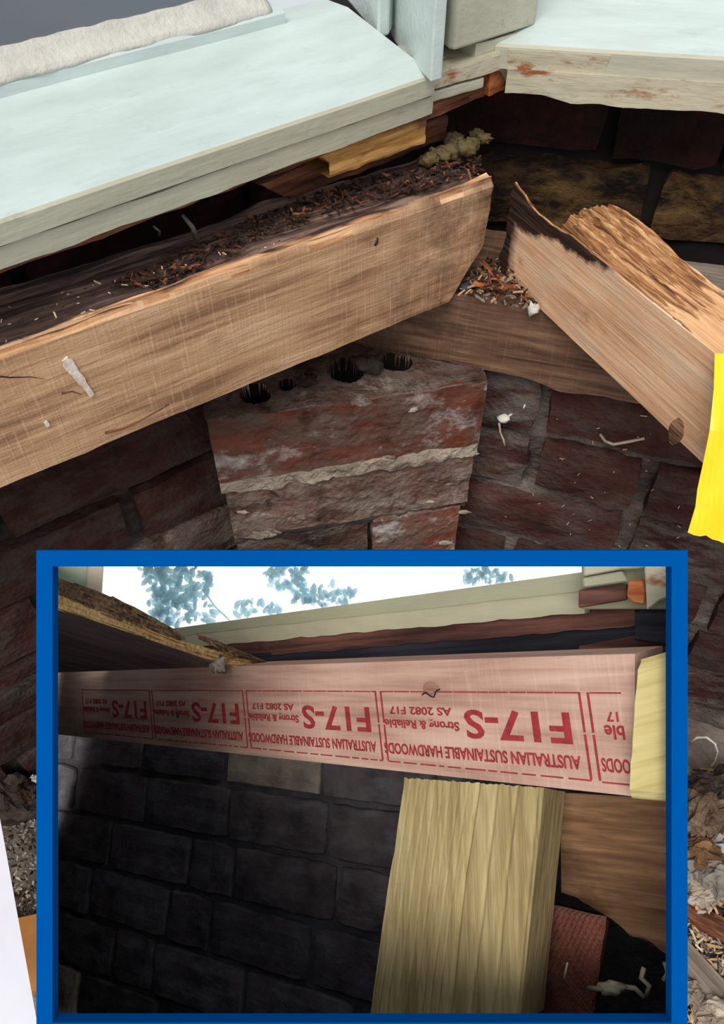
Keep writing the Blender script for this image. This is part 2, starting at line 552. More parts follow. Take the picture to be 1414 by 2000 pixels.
t = NT('window_glass')
t.b.inputs['Base Color'].default_value = lin((150, 160, 172))
t.b.inputs['Roughness'].default_value = .12
t.b.inputs['Transmission Weight'].default_value = .55
t.b.inputs['IOR'].default_value = 1.45
M_['glass'] = t.m
t = NT('overexposed_sky')
skyn = t.noise(t.map((1, 1, 1)), 12, 4)
skyc = t.ramp(skyn, [(.35, (222, 240, 250)), (.6, (252, 255, 255))])
t.t.links.new(skyc, t.b.inputs['Emission Color'])
t.b.inputs['Emission Strength'].default_value = 1.5
t.b.inputs['Base Color'].default_value = (0, 0, 0, 1)
M_['sky'] = t.m
t = NT('backlit_pale_leaf')
tr = t.t.nodes.new('ShaderNodeBsdfTranslucent')
tr.inputs['Color'].default_value = lin((206, 228, 234))
mxs = t.t.nodes.new('ShaderNodeMixShader')
mxs.inputs[0].default_value = .75
t.b.inputs['Base Color'].default_value = lin((190, 214, 220))
t.t.links.new(t.b.outputs[0], mxs.inputs[1])
t.t.links.new(tr.outputs[0], mxs.inputs[2])
t.t.links.new(mxs.outputs[0], t.t.nodes['Material Output'].inputs['Surface'])
M_['leaf'] = t.m


# ---------------------------------------------------------------- brick laying
def brick_meshes(L, D, Hh, mat, k=4, amp=.003, n=(8, 3, 4), r=.006):
    out = []
    for i in range(k):
        sd = random.uniform(0, 90)

        def dp(p, u, v, w, sd=sd):
            q = p / Hh * .086
            a = amp
            return p + Vector((nz(q, 38, sd), nz(q, 30, sd + 7) * 1.2, nz(q, 38, sd + 19))) * a
        out.append(rbox(0, L, 0, D, 0, Hh, n, dp, mat, False, r))
    return out


def lay_bricks(wall, M, x0, x1, ztop, courses, ch, bl, joint, depth, mats_w, amp=.003, skip=None, offs=0.0, proud=.0):
    pools = [(brick_meshes(bl - joint, depth, ch - joint, m, 3, amp, r=ch * .07), brick_meshes(bl / 2 - joint, depth, ch - joint, m, 2, amp, (5, 3, 4), r=ch * .07), w) for m, w in mats_w]
    cnt = 0
    for c in range(courses):
        z = ztop - (c + 1) * ch
        x = x0 - (bl / 2 if c % 2 else 0) - offs
        header = False
        while x < x1:
            pool = random.choices(pools, [p[2] for p in pools])[0]
            header = random.random() < .3
            me = random.choice(pool[1] if header else pool[0])
            ln = bl / 2 if header else bl
            if not (skip and skip(x + ln / 2, z + ch / 2)):
                Mb = M @ Matrix.Translation((x + random.uniform(-.04, .04) * ch, random.uniform(-.05, .05) * ch - proud, z + joint / 2 + random.uniform(-.03, .03) * ch)) @ \
                    Matrix.Rotation(random.uniform(-.012, .012), 4, 'Y') @ Matrix.Rotation(random.uniform(-.012, .012), 4, 'Z')
                link('brick', me, wall, Mb)
                cnt += 1
            x += ln
    return cnt


def mortar_wall(name, M, x0, x1, z0, z1, y0, y1, mat, n, amp=.004):
    def dp(p, u, v, w):
        return p + Vector((0, fb(p, 25, 3.3) * amp if v == 0 else 0, nz(p, 14, 1) * amp if w == 1 else 0))
    return link(name, rbox(x0, x1, y0, y1, z0, z1, n, dp, mat), None, M)


# ================================================================ THE SETTING
# heights (metres below the eye): sill bottom .243, beam top .288, beam bottom .388, plate bottom .465
Hs, Hbt, Hbb, Hpb = .243, .288, .388, .465
zz = lambda H: CZ - H

# ground
def gfn(u, v):
    x, y = -1.1 + 2.4 * u, -.5 + 2.4 * v
    p = Vector((x, y, 0))
    return Vector((x, y, fb(p, 5, 2) * .018 + fb(p, 26, 5) * .006 - .005))


N = 110
V = [gfn(i / N, j / N) for i in range(N + 1) for j in range(N + 1)]
Fc = [(i * (N + 1) + j, (i + 1) * (N + 1) + j, (i + 1) * (N + 1) + j + 1, i * (N + 1) + j + 1) for i in range(N) for j in range(N)]
tag(link('floor', mesh_of(V, Fc, M_['soil'], True)), kind='structure')

# lower walls
n55 = Vector((-math.cos(math.radians(55)), math.sin(math.radians(55)), 0))
d55 = Vector((math.sin(math.radians(55)), math.cos(math.radians(55)), 0))
OL = n55 * .60 + d55 * 0.42
OL.z = 0
ML = frame(OL, 55)
XLE = -.22
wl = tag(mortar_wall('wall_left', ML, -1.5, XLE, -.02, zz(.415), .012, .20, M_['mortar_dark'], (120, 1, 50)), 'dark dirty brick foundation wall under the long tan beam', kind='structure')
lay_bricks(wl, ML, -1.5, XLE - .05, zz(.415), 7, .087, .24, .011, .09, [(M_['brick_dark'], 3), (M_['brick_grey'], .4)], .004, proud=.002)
PR = W(900, 575, Hbb)
AZR = 108
rr = math.radians(AZR)
nR = Vector((-math.cos(rr), math.sin(rr), 0))
OR = PR + nR * .022
OR.z = 0
MR = frame(OR, AZR)
wr = tag(mortar_wall('wall_right', MR, -.12, 1.1, -.02, zz(.468), .012, .2, M_['mortar_mid'], (140, 1, 70), .007), 'rough brick foundation wall right of the brick pier', kind='structure')
lay_bricks(wr, MR, -.02, 1.0, zz(.468), 6, .086, .24, .013, .09, [(M_['brick_dark'], 1.5), (M_['brick_smear'], 2.5)], .006, proud=.001)

# upper walls in the cavity behind the timbers
PU = W(1414, 474, Hbb)
MU = frame(Vector((PU.x, PU.y, 0)), 101)
wu = tag(mortar_wall('wall_back_right', MU, -.36, .8, zz(.43), zz(.2445), .012, .1, M_['black'], (60, 1, 14)), 'ochre-stained bricks with painted shade in the cavity under the right sill', kind='structure')
lay_bricks(wu, MU, -.34, .7, zz(.2445), 1, .0765, .21, .010, .08, [(M_['brick_shade'], 1)], .005)
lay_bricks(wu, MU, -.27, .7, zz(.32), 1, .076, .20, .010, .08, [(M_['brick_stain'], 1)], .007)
PB = W(940, 188, Hs)
AZS = 49.17
MS = frame(PB, AZS)
MUL = frame(Vector((PB.x, PB.y, 0)), AZS) @ Matrix.Translation((0, .20, 0))
wv = tag(mortar_wall('wall_back_left', MUL, -1.3, .14, zz(.46), zz(.248), .012, .1, M_['black'], (60, 1, 14)), 'brick wall coloured black for shade deep in the cavity under the left sill', kind='structure')
lay_bricks(wv, MUL, -1.3, .10, zz(.25), 2, .086, .24, .012, .08, [(M_['brick_shade'], 1)], .004)

# ---------------------------------------------------------------- window sill, left
def loft(prof, x0, x1, nseg, mat, disp=None, smooth=False, fm=None, sub=1):
    """closed profile of (y, z) swept along x"""
    pr = []
    n0 = len(prof)
    own = []
    for i in range(n0):
        a, b = prof[i], prof[(i + 1) % n0]
        k = sub if isinstance(sub, int) else sub[i]
        for j in range(k):
            pr.append((a[0] + (b[0] - a[0]) * j / k, a[1] + (b[1] - a[1]) * j / k))
            own.append(i)
    n = len(pr)
    V, Fc, FM = [], [], []
    for s in range(nseg + 1):
        x = x0 + (x1 - x0) * s / nseg
        for j, (y, z) in enumerate(pr):
            p = Vector((x, y, z))
            V.append(disp(p, own[j], s / nseg) if disp else p)
    for s in range(nseg):
        for j in range(n):
            j2 = (j + 1) % n
            Fc.append((s * n + j, s * n + j2, (s + 1) * n + j2, (s + 1) * n + j))
            FM.append(fm[own[j]] if fm else 0)
    Fc.append(tuple(range(n - 1, -1, -1))); FM.append(fm[0] if fm else 0)
    Fc.append(tuple(range(nseg * n, nseg * n + n))); FM.append(fm[0] if fm else 0)
    # orient outwards
    a = sum(pr[i][0] * pr[(i + 1) % n][1] - pr[(i + 1) % n][0] * pr[i][1] for i in range(n))
    if a > 0:
        Fc = [f[::-1] for f in Fc]
    Fc = [f[::-1] for f in Fc]
    return mesh_of(V, Fc, mat, smooth, FM)


sill = tag(empty('window_sill', MS), 'long pale mint painted timber window sill above the tan beam', 'window sill')
prof = [(0.0, .0145), (-.0022, .0152), (-.0025, .0275), (-.0005, .0292), (.030, .0365), (.10, .0532), (.13, .0532), (.13, .004), (0.02, .004), (0.006, .0145)]
def sdp(p, o, s):
    q = Vector((p.x, p.y, p.z))
    return q + Vector((0, nz(q, 9, 4) * .0006, nz(q, 9, 9) * .0006))
link('board', loft(prof, -1.1, -.058, 90, [M_['sill'], M_['fascia']], sdp, False, [1, 1, 1, 0, 0, 0, 0, 0, 1, 1], [1, 3, 1, 4, 8, 1, 1, 1, 1, 1]), sill, MS)
def fdp(p, o, s):
    q = p.copy()
    if p.z < .002: q.z += fb(p, 30, 2) * .0012
    if p.z > .012: q.z += max(0, fb(p, 26, 8)) * -.0015
    q.y += nz(p, 22, 3) * .0008
    return q
link('fascia_strip', loft([(0, 0), (-.0005, .0142), (.02, .0142), (.02, 0)], -1.1, -.056, 160, M_['fascia'], fdp, False, None, [4, 1, 1, 1]), sill, MS)
link('raw_edge', loft([(.0035, -.0035), (.0025, 0.0005), (.06, 0.0005), (.06, -.0035)], -1.1, -.01, 160, M_['rawwood'], lambda p, o, s: p + Vector((0, fb(p, 40, 5) * .0015, fb(p, 34, 6) * .0016 if p.z < -.001 else 0))), sill, MS)

# sash and glass behind the left sill
win = tag(empty('window_1', MS), kind='structure')
link('bottom_rail', loft([(.10, .050), (.10, .060), (.104, .064), (.14, .064), (.14, .050)], -1.1, -.12, 60, M_['sill'], sdp), win, MS)
def pdp(p, o, s):
    q = p.copy()
    k = fb(Vector((p.x, 0, 0)), 18, 3) * .003
    if p.y < .112: q.y += k; q.z += abs(fb(p, 30, 2)) * .0012
    else: q.z += fb(Vector((p.x, 0, 0)), 14, 6) * .0025 + nz(p, 80) * .001
    return q
link('putty', loft([(.101, .060), (.102, .0645), (.104, .066), (.109, .070), (.113, .0755), (.118, .0765), (.118, .060)], -1.1, -.13, 220, M_['putty'], pdp, True, None, [2, 2, 4, 4, 2, 1, 1]), win, MS)
link('glass_pane', rbox(-1.1, -.14, .1145, .1175, .064, .7, (2, 1, 2), None, M_['glass']), win, MS)
link('grey_backdrop', rbox(-1.1, -.14, .20, .205, .03, .7, (2, 1, 2), None, plain('outdoor_grey', (120, 128, 140), .7, .2, 60, .4)), win, MS)  # added sheet, coloured as the grey outdoors and reflections in the glass

# ---------------------------------------------------------------- window sill, right
PRS = W(985, 186, Hs)
MRS = frame(PRS, 100.6)
sr = tag(empty('window_sill', MRS), 'short pale painted sill right of the corner, brown stains on edge', 'window sill')
link('board', loft([(-.001, .020), (-.0015, .0355), (.001, .0375), (.05, .046), (.20, .072), (.20, .0), (.02, .0), (.004, .020)], -.012, .9, 80, [M_['sill'], M_['fascia']], sdp, False, [1, 1, 0, 0, 0, 0, 1, 1], [4, 1, 4, 6, 1, 1, 1, 1]), sr, MRS)
def rdp(p, o, s):
    q = p.copy()
    if p.z < .002: q.z += fb(p, 30, 2) * .0016 + .004 * math.exp(-((p.x - .02) / .02) ** 2) - .002 * min(1, p.x / .1)
    q.y += fb(p, 24, 3) * .0014 - .001
    return q
link('stained_edge', loft([(0, 0), (-.0015, .0205), (.02, .0205), (.02, 0)], 0.0, .9, 150, M_['fascia_chip'], rdp, False, None, [8, 1, 1, 1]), sr, MRS)
link('stained_cover', loft([(-.001, .019), (-.0025, .0345), (.02, .0345), (.02, .019)], -.001, .075, 40, M_['fascia_chip'], lambda p, o, s: p + Vector((fb(p, 60, 8) * .004 if s > .9 else 0, fb(p, 30, 4) * .0008, 0)), False, None, [6, 1, 1, 1]), sr, MRS)

# ---------------------------------------------------------------- corner post
cp_o = W(900, 120, .21)
cpM = Matrix.Translation(cp_o)
cp = tag(empty('corner_post', cpM), 'pale green moulded window post standing where the two sills meet', 'post')
def ppx(name, pts, Href, Ht, Hb, mat, parent, bev=.0015):
    P = [W(x, y, Href) for x, y in pts]
    o = link(name, extrude(P, zz(Hb), zz(Ht), mat, cp_o), parent, cpM)
    return add_bevel(o, bev, 2)
ppx('jamb', [(672, -18), (738, 60), (760, 56), (772, 30), (758, -60), (690, -70)], .198, -.25, .203, M_['sill'], cp, .002)
ppx('post_core', [(764, 44), (772, 60), (842, 136), (864, 130), (862, 30), (820, -60), (760, -50)], .203, -.25, .212, M_['sill'], cp)
ppx('moulding', [(862, 72), (866, 86), (876, 95), (888, 98), (1044, 48), (1040, -30), (900, -60), (858, 0)], .200, -.25, .2005, M_['fascia'], cp, .002)
ppx('post_back', [(850, 20), (1000, 20), (1050, -60), (1000, -150), (850, -150)], .203, -.25, .215, M_['sill'], cp)
# layered cover blocks under the post
A_, B_ = W(843, 150, .2149), W(985, 110, .2149)
azb = math.degrees(math.atan2(B_.x - A_.x, B_.y - A_.y))
MB = frame(A_, azb)
lenb = (B_ - A_).length
cdp = lambda p, u, v, w: p + Vector((0, fb(p, 40, 3) * .0007, fb(p, 45, 6) * .0009))
link('cover_block', rbox(-.0005, lenb * 1.06, 0, .06, -.010, .004, (30, 2, 5), cdp, M_['fascia_chip'], False, .001), cp, MB)
link('cover_block', rbox(.002, lenb * .76, .001, .06, -.0195, -.0115, (30, 2, 5), cdp, M_['fascia'], False, .001), cp, MB)
link('cover_fillet', rbox(lenb * .62, lenb * 1.22, .004, .05, .003, .013, (16, 2, 5), cdp, M_['fascia'], False, .001), cp, MB)
Aw, Bw = W(838, 208, .238), W(948, 166, .238)
azw = math.degrees(math.atan2(Bw.x - Aw.x, Bw.y - Aw.y))
MW = frame(Aw, azw)
lw = (Bw - Aw).length
link('raw_wood_strip', rbox(0, lw, -.001, .03, -.008, .0085, (40, 2, 8), lambda p, u, v, w: p + Vector((0, fb(Vector((p.x * .3, p.y, p.z * 3)), 50, 3) * .0016, fb(p, 40, 6) * .0012)), M_['rawwood'], False, .001), cp, MW)
link('orange_wood_chip', rbox(lw * .97, lw * 1.30, -.006, .02, -.007, .0145, (10, 2, 8), lambda p, u, v, w: p + Vector((fb(p, 70, 1) * .001, fb(p, 60, 3) * .0014, fb(p, 60, 6) * .001)), M_['orangewood'], False, .002), cp, MW)

# batten and foam below the left sill
xb0 = (MS.inverted() @ on_plane(622, 325, PB, MS.to_3x3() @ Vector((0, 1, 0)))).x
def btd(p, u, v, w):
    q = p.copy()
    q.y += fb(Vector((p.x * .3, p.y, p.z * 2)), 60, 4) * .002
    q.z += fb(p, 26, 5) * .002
    if u < .12: q.x += (1 - w) * .03 + fb(p, 50, 2) * .006
    return q
tag(link('sill_batten', rbox(xb0, -.055, .006, .05, -.024, -.003, (70, 4, 8), btd, M_['batten'], False, .001), None, MS), 'honey brown broken batten fixed under the left sill', 'batten')
tag(link('sill_batten', rbox(-.20, .0, .035, .07, -.045, -.024, (60, 4, 8), btd, M_['rawwood'], False, .001), None, MS), 'dark rotten timber piece below the honey brown batten', 'batten')
def blob(name, c, r, mat, seed, parent=None, n=14, sq=(1, 1, 1), amp=.4, fr=1.6):
    V, Fc = [], []
    for i in range(n + 1):
        th = math.pi * i / n
        for j in range(2 * n):
            ph = math.pi * j / n
            q = Vector((math.sin(th) * math.cos(ph), math.sin(th) * math.sin(ph), math.cos(th)))
            k = r * (1 + amp * fb(q, fr, seed, 3))
            V.append(Vector((q.x * sq[0], q.y * sq[1], q.z * sq[2])) * k)
    m = 2 * n
    for i in range(n):
        for j in range(m):
            Fc.append((i * m + j, (i + 1) * m + j, (i + 1) * m + (j + 1) % m, i * m + (j + 1) % m))
    return link(name, mesh_of(V, Fc, mat, True), parent, Matrix.Translation(c))
fo = tag(empty('expanding_foam', Matrix.Translation(W(885, 285, .27))), 'yellowed lumps of expanding foam in the cavity by the corner', 'foam')
for i, (x, y, r) in enumerate([(838, 312, .005), (856, 304, .006), (873, 298, .006), (887, 272, .005), (893, 286, .006), (906, 290, .006), (918, 283, .005), (944, 270, .004), (932, 262, .004)]):
    blob('lump', W(x, y, .284), r, M_['foam'], i * 3.1, fo, 12, (1.7, .8, 1.1), .5, 2.2)

# ================================================================ TIMBERS
# long tan beam
OB = W(962, 353, Hbt)
MBm = frame(OB, 55)
xe = (MBm.inverted() @ W(880, 592, Hbb)).x
def bdp(p, u, v, w):
    q = p.copy()
    if u == 1 or p.x > xe - .02:
        k = 0 if p.z > -.055 else ((-.055 - p.z) / .045) * xe
        k += fb(Vector((0, p.y, p.z)), 40, 2) * .003
        t_ = max(0, (p.x - (xe - .03)) / (.03 - xe))
        q.x += k * t_
    if w == 1:
        fade = min(1, max(0, (p.x + .60) / .5))
        q.z += fb(Vector((p.x * .35, p.y * 2.2, 0)), 34, 3) * (.002 + .004 * fade) * (.3 if v == 0 else 1) - .004 * fade * (v > .15) + (fb(Vector((p.x, 0, 0)), 12, 3) * .0035 if v == 0 else 0)
    if v == 0:
        q.y += fb(p, 14, 5) * .0008
        if w == 1: q.y += .003 + fb(p, 22, 8) * .003
    if w == 0: q.z += fb(p, 30, 4) * .0008
    return q
bm_ = rbox(-1.15, 0, 0, .075, -.10, 0, (300, 26, 20), bdp, [M_['beam'], beam_top_mat()])
for p in bm_.polygons:
    c = p.center
    if p.normal.z > .5: p.material_index = 1
beam = tag(link('floor_beam', bm_, None, MBm), 'long sawn tan hardwood beam with chalk mark, running left of the pier', 'beam')
# chalk smears on its face
fnrm = MBm.to_3x3() @ Vector((0, 1, 0))
for pts, w_ in (([(126, 700), (140, 720), (160, 745), (180, 772)], .0028), ([(88, 822), (94, 832)], .0016)):
    V, Fc = [], []
    P = [MBm.inverted() @ on_plane(x, y, OB, fnrm) for x, y in pts]
    n = 14
    for i in range(n + 1):
        f = i / n * (len(P) - 1)
        a = int(min(f, len(P) - 2))
        c = P[a].lerp(P[a + 1], f - a)
        ww = w_ * (1 + .5 * nz(c, 300)) * (.6 + .4 * math.sin(math.pi * min(1, i / n + .15)))
        V += [Vector((c.x - ww, -.0012, c.z - ww * .5)), Vector((c.x + ww, -.0012, c.z + ww * .5)), Vector((c.x - ww, .001, c.z - ww * .5)), Vector((c.x + ww, .001, c.z + ww * .5))]
    for i in range(n):
        a = i * 4
        Fc += [(a, a + 1, a + 5, a + 4), (a, a + 4, a + 6, a + 2), (a + 1, a + 3, a + 7, a + 5), (a + 2, a + 6, a + 7, a + 3)]
    Fc += [(0, 2, 3, 1), (n * 4, n * 4 + 1, n * 4 + 3, n * 4 + 2)]
    link('chalk_mark', mesh_of(V, Fc, M_['chalk']), beam, MBm)

bq = lambda x, y: MBm.inverted() @ on_plane(x, y, OB, fnrm)
link('crack', tube([bq(-20, 733), bq(20, 737), bq(60, 736), bq(92, 741)], .0007, M_['recess_wood'], 5, lambda f: 1.1 - f), beam, MBm)
link('crack', tube([bq(120, 768), bq(140, 764), bq(158, 770)], .0008, M_['rawwood'], 5, lambda f: 1.2 - f), beam, MBm)
link('crack', tube([bq(205, 845), bq(240, 836), bq(272, 822), bq(330, 790)], .0010, M_['rawwood'], 5, lambda f: 1.2 - f), beam, MBm)
b_ = bq(735, 472)
link('nail_hole', tube([b_ + Vector((-.0012, .0005, -.0025)), b_ + Vector((0, -.0003, 0)), b_ + Vector((.001, .0005, .003))], .0015, M_['recess_wood'], 6), beam, MBm)
# dark lower plate on the pier
MP = frame(PR, AZR)
def pldp(p, u, v, w):
    q = p.copy()
    q.y += fb(p, 12, 5) * .0012
    if w == 0: q.z += fb(Vector((p.x, 0, 0)), 16, 2) * .005 - (.006 * math.exp(-((p.x - .13) / .04) ** 2))
    if w == 1: q.z += fb(p, 25, 3) * .002
    return q
pm = rbox(-.17, .75, 0, .125, -.077, 0, (160, 10, 14), pldp, [M_['plate'], M_['greyplate']])
for p in pm.polygons:
    if p.normal.z > .5 and p.center.x > .12: p.material_index = 1
tag(link('bearer_plate', pm, None, MP), 'dark brown old timber plate lying across the brick pier', 'timber plate')

# pale rotten-ended joist
AZJ = 156.0
HJ = .31
PJ = W(1047, 408, HJ)
MJ = frame(PJ, AZJ)
xj0 = (MJ.inverted() @ W(990, 372, HJ)).x
JW, JH = .058, .078
def jtop(x, y):                              # height of the rotted top above the sawn top
    xr = x - xj0
    f = min(1, 1.7 * max(0.0, 1 - xr / .215))
    fib = fb(Vector((x * .22, y * 3.0, 0)), 60, 4, 4)
    nn = nz(Vector((x * 1.0, y * 2, 0)), 60, 7)
    if y < .0035:
        h = .006 * max(0, 1 - xr / .025) - .004 * math.exp(-((xr - .05) / .025) ** 2) * f + fb(Vector((x, 0, 0)), 40, 3) * .002 * f
        return h
    front = max(0, 1 - y / .022)
    hol = -.012 * front - .004
    cut = xr - (.050 + .012 * nn + .25 * max(0, .03 - y))       # the top is gone before this line
    if cut < 0: hol = -.062
    elif cut < .004: hol = -.062 + (hol + .062) * cut / .004
    bulge = .007 * math.exp(-((xr - .095) / .045) ** 2) * min(1, y / .03)
    return f * (hol + bulge + fib * .0075 * (1 if cut > 0 else .4)) + fib * .0004
def jdp(p, u, v, w):
    q = p.copy()
    dz = jtop(p.x, p.y)
    q.z = -JH + (JH + dz) * (p.z + JH) / JH
    if u == 0: q.x += fb(p, 50, 3) * .006
    q.y += fb(p, 10, 6) * .0005
    return q
jfm, jtm = joist_mats()
jm = rbox(xj0, .8, 0, JW, -JH, 0, (520, 56, 16), jdp, [jfm, jtm, M_['recess_wood']])
for p in jm.polygons:
    c = p.center
    xr = c.x - xj0
    if c.y > .0012 and (p.normal.z > .2 or xr > .01) and c.z > -.07 and c.y < JW - .0006: p.material_index = 1
    if xr < .09 and c.y > .0022 and c.z < -.026: p.material_index = 2  # shade of the hollow put into the colour of the rotten wood
tag(link('floor_joist', jm, None, MJ), 'pale pinkish softwood joist with a splintered rotten end', 'joist')
tj = bpy.data.objects['floor_joist']
kp = on_plane(1322, 842, PJ, MJ.to_3x3() @ Vector((0, 1, 0)))
kl = MJ.inverted() @ kp
link('knot', rbox(kl.x - .007, kl.x + .007, -.0012, .003, kl.z - .012, kl.z + .012, (8, 2, 10), lambda p, u, v, w: Vector((kl.x + (p.x - kl.x) * math.cos((w - .5) * 2.6), p.y + abs(nz(p, 200)) * .0004, p.z)), wood('dark_knot_wood', (60, 40, 32), (110, 76, 54), (190, 150, 116), 1, gs=3)), tj, MJ)

# ---------------------------------------------------------------- brick pier
PA, PBr = W(400, 822, Hpb), W(957, 742, Hpb)
azp = math.degrees(math.atan2(PBr.x - PA.x, PBr.y - PA.y))
pw = (PBr - PA).length
MPi = frame(PA, azp)
pier = tag(empty('brick_pier', MPi), 'red brick pier with crumbly white mortar under the timbers', 'brick pier')
PD = .155
holes = []
for hx_, hy_, hr_ in ((498, 768, .014), (600, 738, .008), (676, 722, .018), (772, 706, .016), (560, 750, .008)):
    hp_ = MPi.inverted() @ W(hx_, hy_, Hpb)
    holes.append((hp_.x, hp_.y, hr_))
def bri(sd, amp, top=False):
    def dp(p, u, v, w):
        q = p.copy()
        a = amp * (1.0 if v == 0 else .6)
        q.y += fb(p, 30, sd, 4) * a + max(0, fb(p, 75, sd + 3, 2)) * -a * .8
        e = min(p.x, pw - p.x)
        if v == 0 and (u in (0, 1) or w in (0, 1)): q.y += .003 + abs(fb(p, 40, sd)) * .003
        if u in (0, 1): q.x += fb(p, 30, sd + 5) * .003 + (.002 if u == 0 else -.002)
        if w == 1: q.z += fb(p, 26, sd + 9) * (.002 if not top else .003)
        if w == 0: q.z += fb(p, 26, sd + 2) * .002
        if top and w == 1:
            q.z -= .0 + .10 * max(0, (.02 - p.y)) * .35
            for hx, hy, hr in holes:
                d = math.hypot((p.x - hx), (p.y - hy)) / hr
                if d < 1: q.z -= .05 * min(1, (1 - d) * 5)
        return q
    return dp
tb = rbox(0, pw, 0, PD, -.083, .0, (150, 90, 40), bri(1.0, .0022, True), [M_['brick_red'], M_['brick_grey'], M_['black']])
for p in tb.polygons:
    if p.center.y > .02 and -.08 < p.center.z < -.007 and any(math.hypot(p.center.x - hx_, p.center.y - hy_) < hr_ * 1.02 for hx_, hy_, hr_ in holes): p.material_index = 2  # hole insides coloured black in place of shade
    elif p.normal.z > .55: p.material_index = 1
link('brick', tb, pier, MPi)
link('brick', rbox(.004, pw - .002, .002, PD, -.174, -.096, (120, 10, 34), bri(11.0, .0034), M_['brick_grey']), pier, MPi)
xs = pw * .575
link('brick', rbox(.006, xs - .0008, .004, PD, -.262, -.178, (70, 8, 30), bri(21.0, .003), M_['brick_grey']), pier, MPi)
link('brick', rbox(xs + .0008, pw - .010, .001, PD, -.258, -.176, (60, 8, 30), bri(31.0, .0026), M_['brick_red']), pier, MPi)
for c in range(4):
    z1 = -.268 - c * .088
    link('brick', rbox(.008 + .01 * (c % 2), pw * (.5 if c % 2 else .98) - .004, .003, PD, z1 - .076, z1, (40, 5, 14), bri(41.0 + c * 7, .003), M_['brick_grey'] if c % 2 else M_['brick_red']), pier, MPi)
    if c % 2:
        link('brick', rbox(pw * .5 + .006, pw * .98, .003, PD, z1 - .076, z1, (24, 5, 14), bri(61.0 + c * 7, .003), M_['brick_red']), pier, MPi)
def mdp(sd):
    def dp(p, u, v, w):
        q = p.copy()
        if v == 0: q.y += fb(p, 55, sd, 4) * .0045 + (.004 if w in (0, 1) else -.001)
        q.z += fb(Vector((p.x, 0, 0)), 30, sd) * .003 + fb(p, 90, sd + 1) * .0012
        return q
    return dp
link('mortar_bed', rbox(.002, pw - .002, -.001, PD, -.0985, -.0815, (160, 4, 10), mdp(2), M_['mortar']), pier, MPi)
link('mortar_bed', rbox(.006, pw - .006, .004, PD, -.180, -.172, (120, 4, 6), mdp(6), M_['mortar_dark']), pier, MPi)
link('mortar_bed', rbox(.008, pw - .012, .003, PD, -.270, -.260, (120, 4, 6), mdp(9), M_['mortar']), pier, MPi)
link('core', rbox(.014, pw - .014, .012, PD - .01, -.60, -.09, (6, 2, 10), None, M_['mortar_dark']), pier, MPi)
# ragged mortar flakes sticking to the face
for i, (px_, py_, r) in enumerate([(505, 1045, .012), (530, 1040, .008), (915, 885, .007), (700, 905, .007), (760, 893, .006), (640, 918, .006), (560, 935, .006), (870, 1060, .007), (800, 800, .006), (905, 1000, .006), (475, 1000, .005), (840, 980, .004)]):
    b = blob('mortar_flake', on_plane(px_, py_, PA, MPi.to_3x3() @ Vector((0, 1, 0))), r, M_['mortar'], i * 2.7, pier, 9, (1.3, .25, .45), .7, 2.2)
# stones lying in the gap on top of the pier
for i, (x, y, r, l) in enumerate([(722, 712, .009, 'grey-brown stone wedged on the pier between two dark holes'), (596, 744, .006, 'small dark stone on the pier under the tan beam')]):
    tag(blob('stone', W(x, y, Hpb - .012), r, M_['mortar_dark'], 4 + i * 5, None, 10, (1.5, .9, .9), .5), l, 'stone')

# ================================================================ LOOSE THINGS
def flakes(name, count, sampler, size, mats, label, cat, flat=.25, tilt=.5, long=2.2):
    V, Fc, FM = [], [], []
    for _ in range(count):
        c = sampler()
        if c is None: continue
        s = random.uniform(*size)
        a = random.uniform(0, 6.28)
        R = Matrix.Rotation(a, 3, 'Z') @ Matrix.Rotation(random.uniform(-tilt, tilt), 3, 'X') @ Matrix.Rotation(random.uniform(-tilt, tilt), 3, 'Y')
        k = len(V)
        l = s * random.uniform(1, long)
        for (x, y, z) in ((-1, -.4, -1), (1, -.3, -1), (.8, .5, -1), (-.7, .4, -1), (-.8, -.3, 1), (.9, -.2, 1), (.6, .3, 1), (-.6, .3, 1)):
            V.append(c + R @ Vector((x * l, y * s * random.uniform(.7, 1.3), z * s * flat)))
        m = random.randrange(len(mats))
        for f in ((0, 3, 2, 1), (4, 5, 6, 7), (0, 1, 5, 4), (1, 2, 6, 5), (2, 3, 7, 6), (3, 0, 4, 7)):
            Fc.append(tuple(k + i for i in f)); FM.append(m)
    return tag(link(name, mesh_of(V, Fc, mats, False, FM)), label, cat, kind='stuff')


def smp(poly, H, dz=.003):
    xs_ = [p[0] for p in poly]; ys_ = [p[1] for p in poly]
    def inside(x, y):
        r = False
        for i in range(len(poly)):
            (x1, y1), (x2, y2) = poly[i], poly[i - 1]
            if (y1 > y) != (y2 > y) and x < (x2 - x1) * (y - y1) / (y2 - y1) + x1: r = not r
        return r
    def f():
        while True:
            x, y = random.uniform(min(xs_), max(xs_)), random.uniform(min(ys_), max(ys_))
            if inside(x, y): return W(x, y, H - random.uniform(0, dz))
    return f


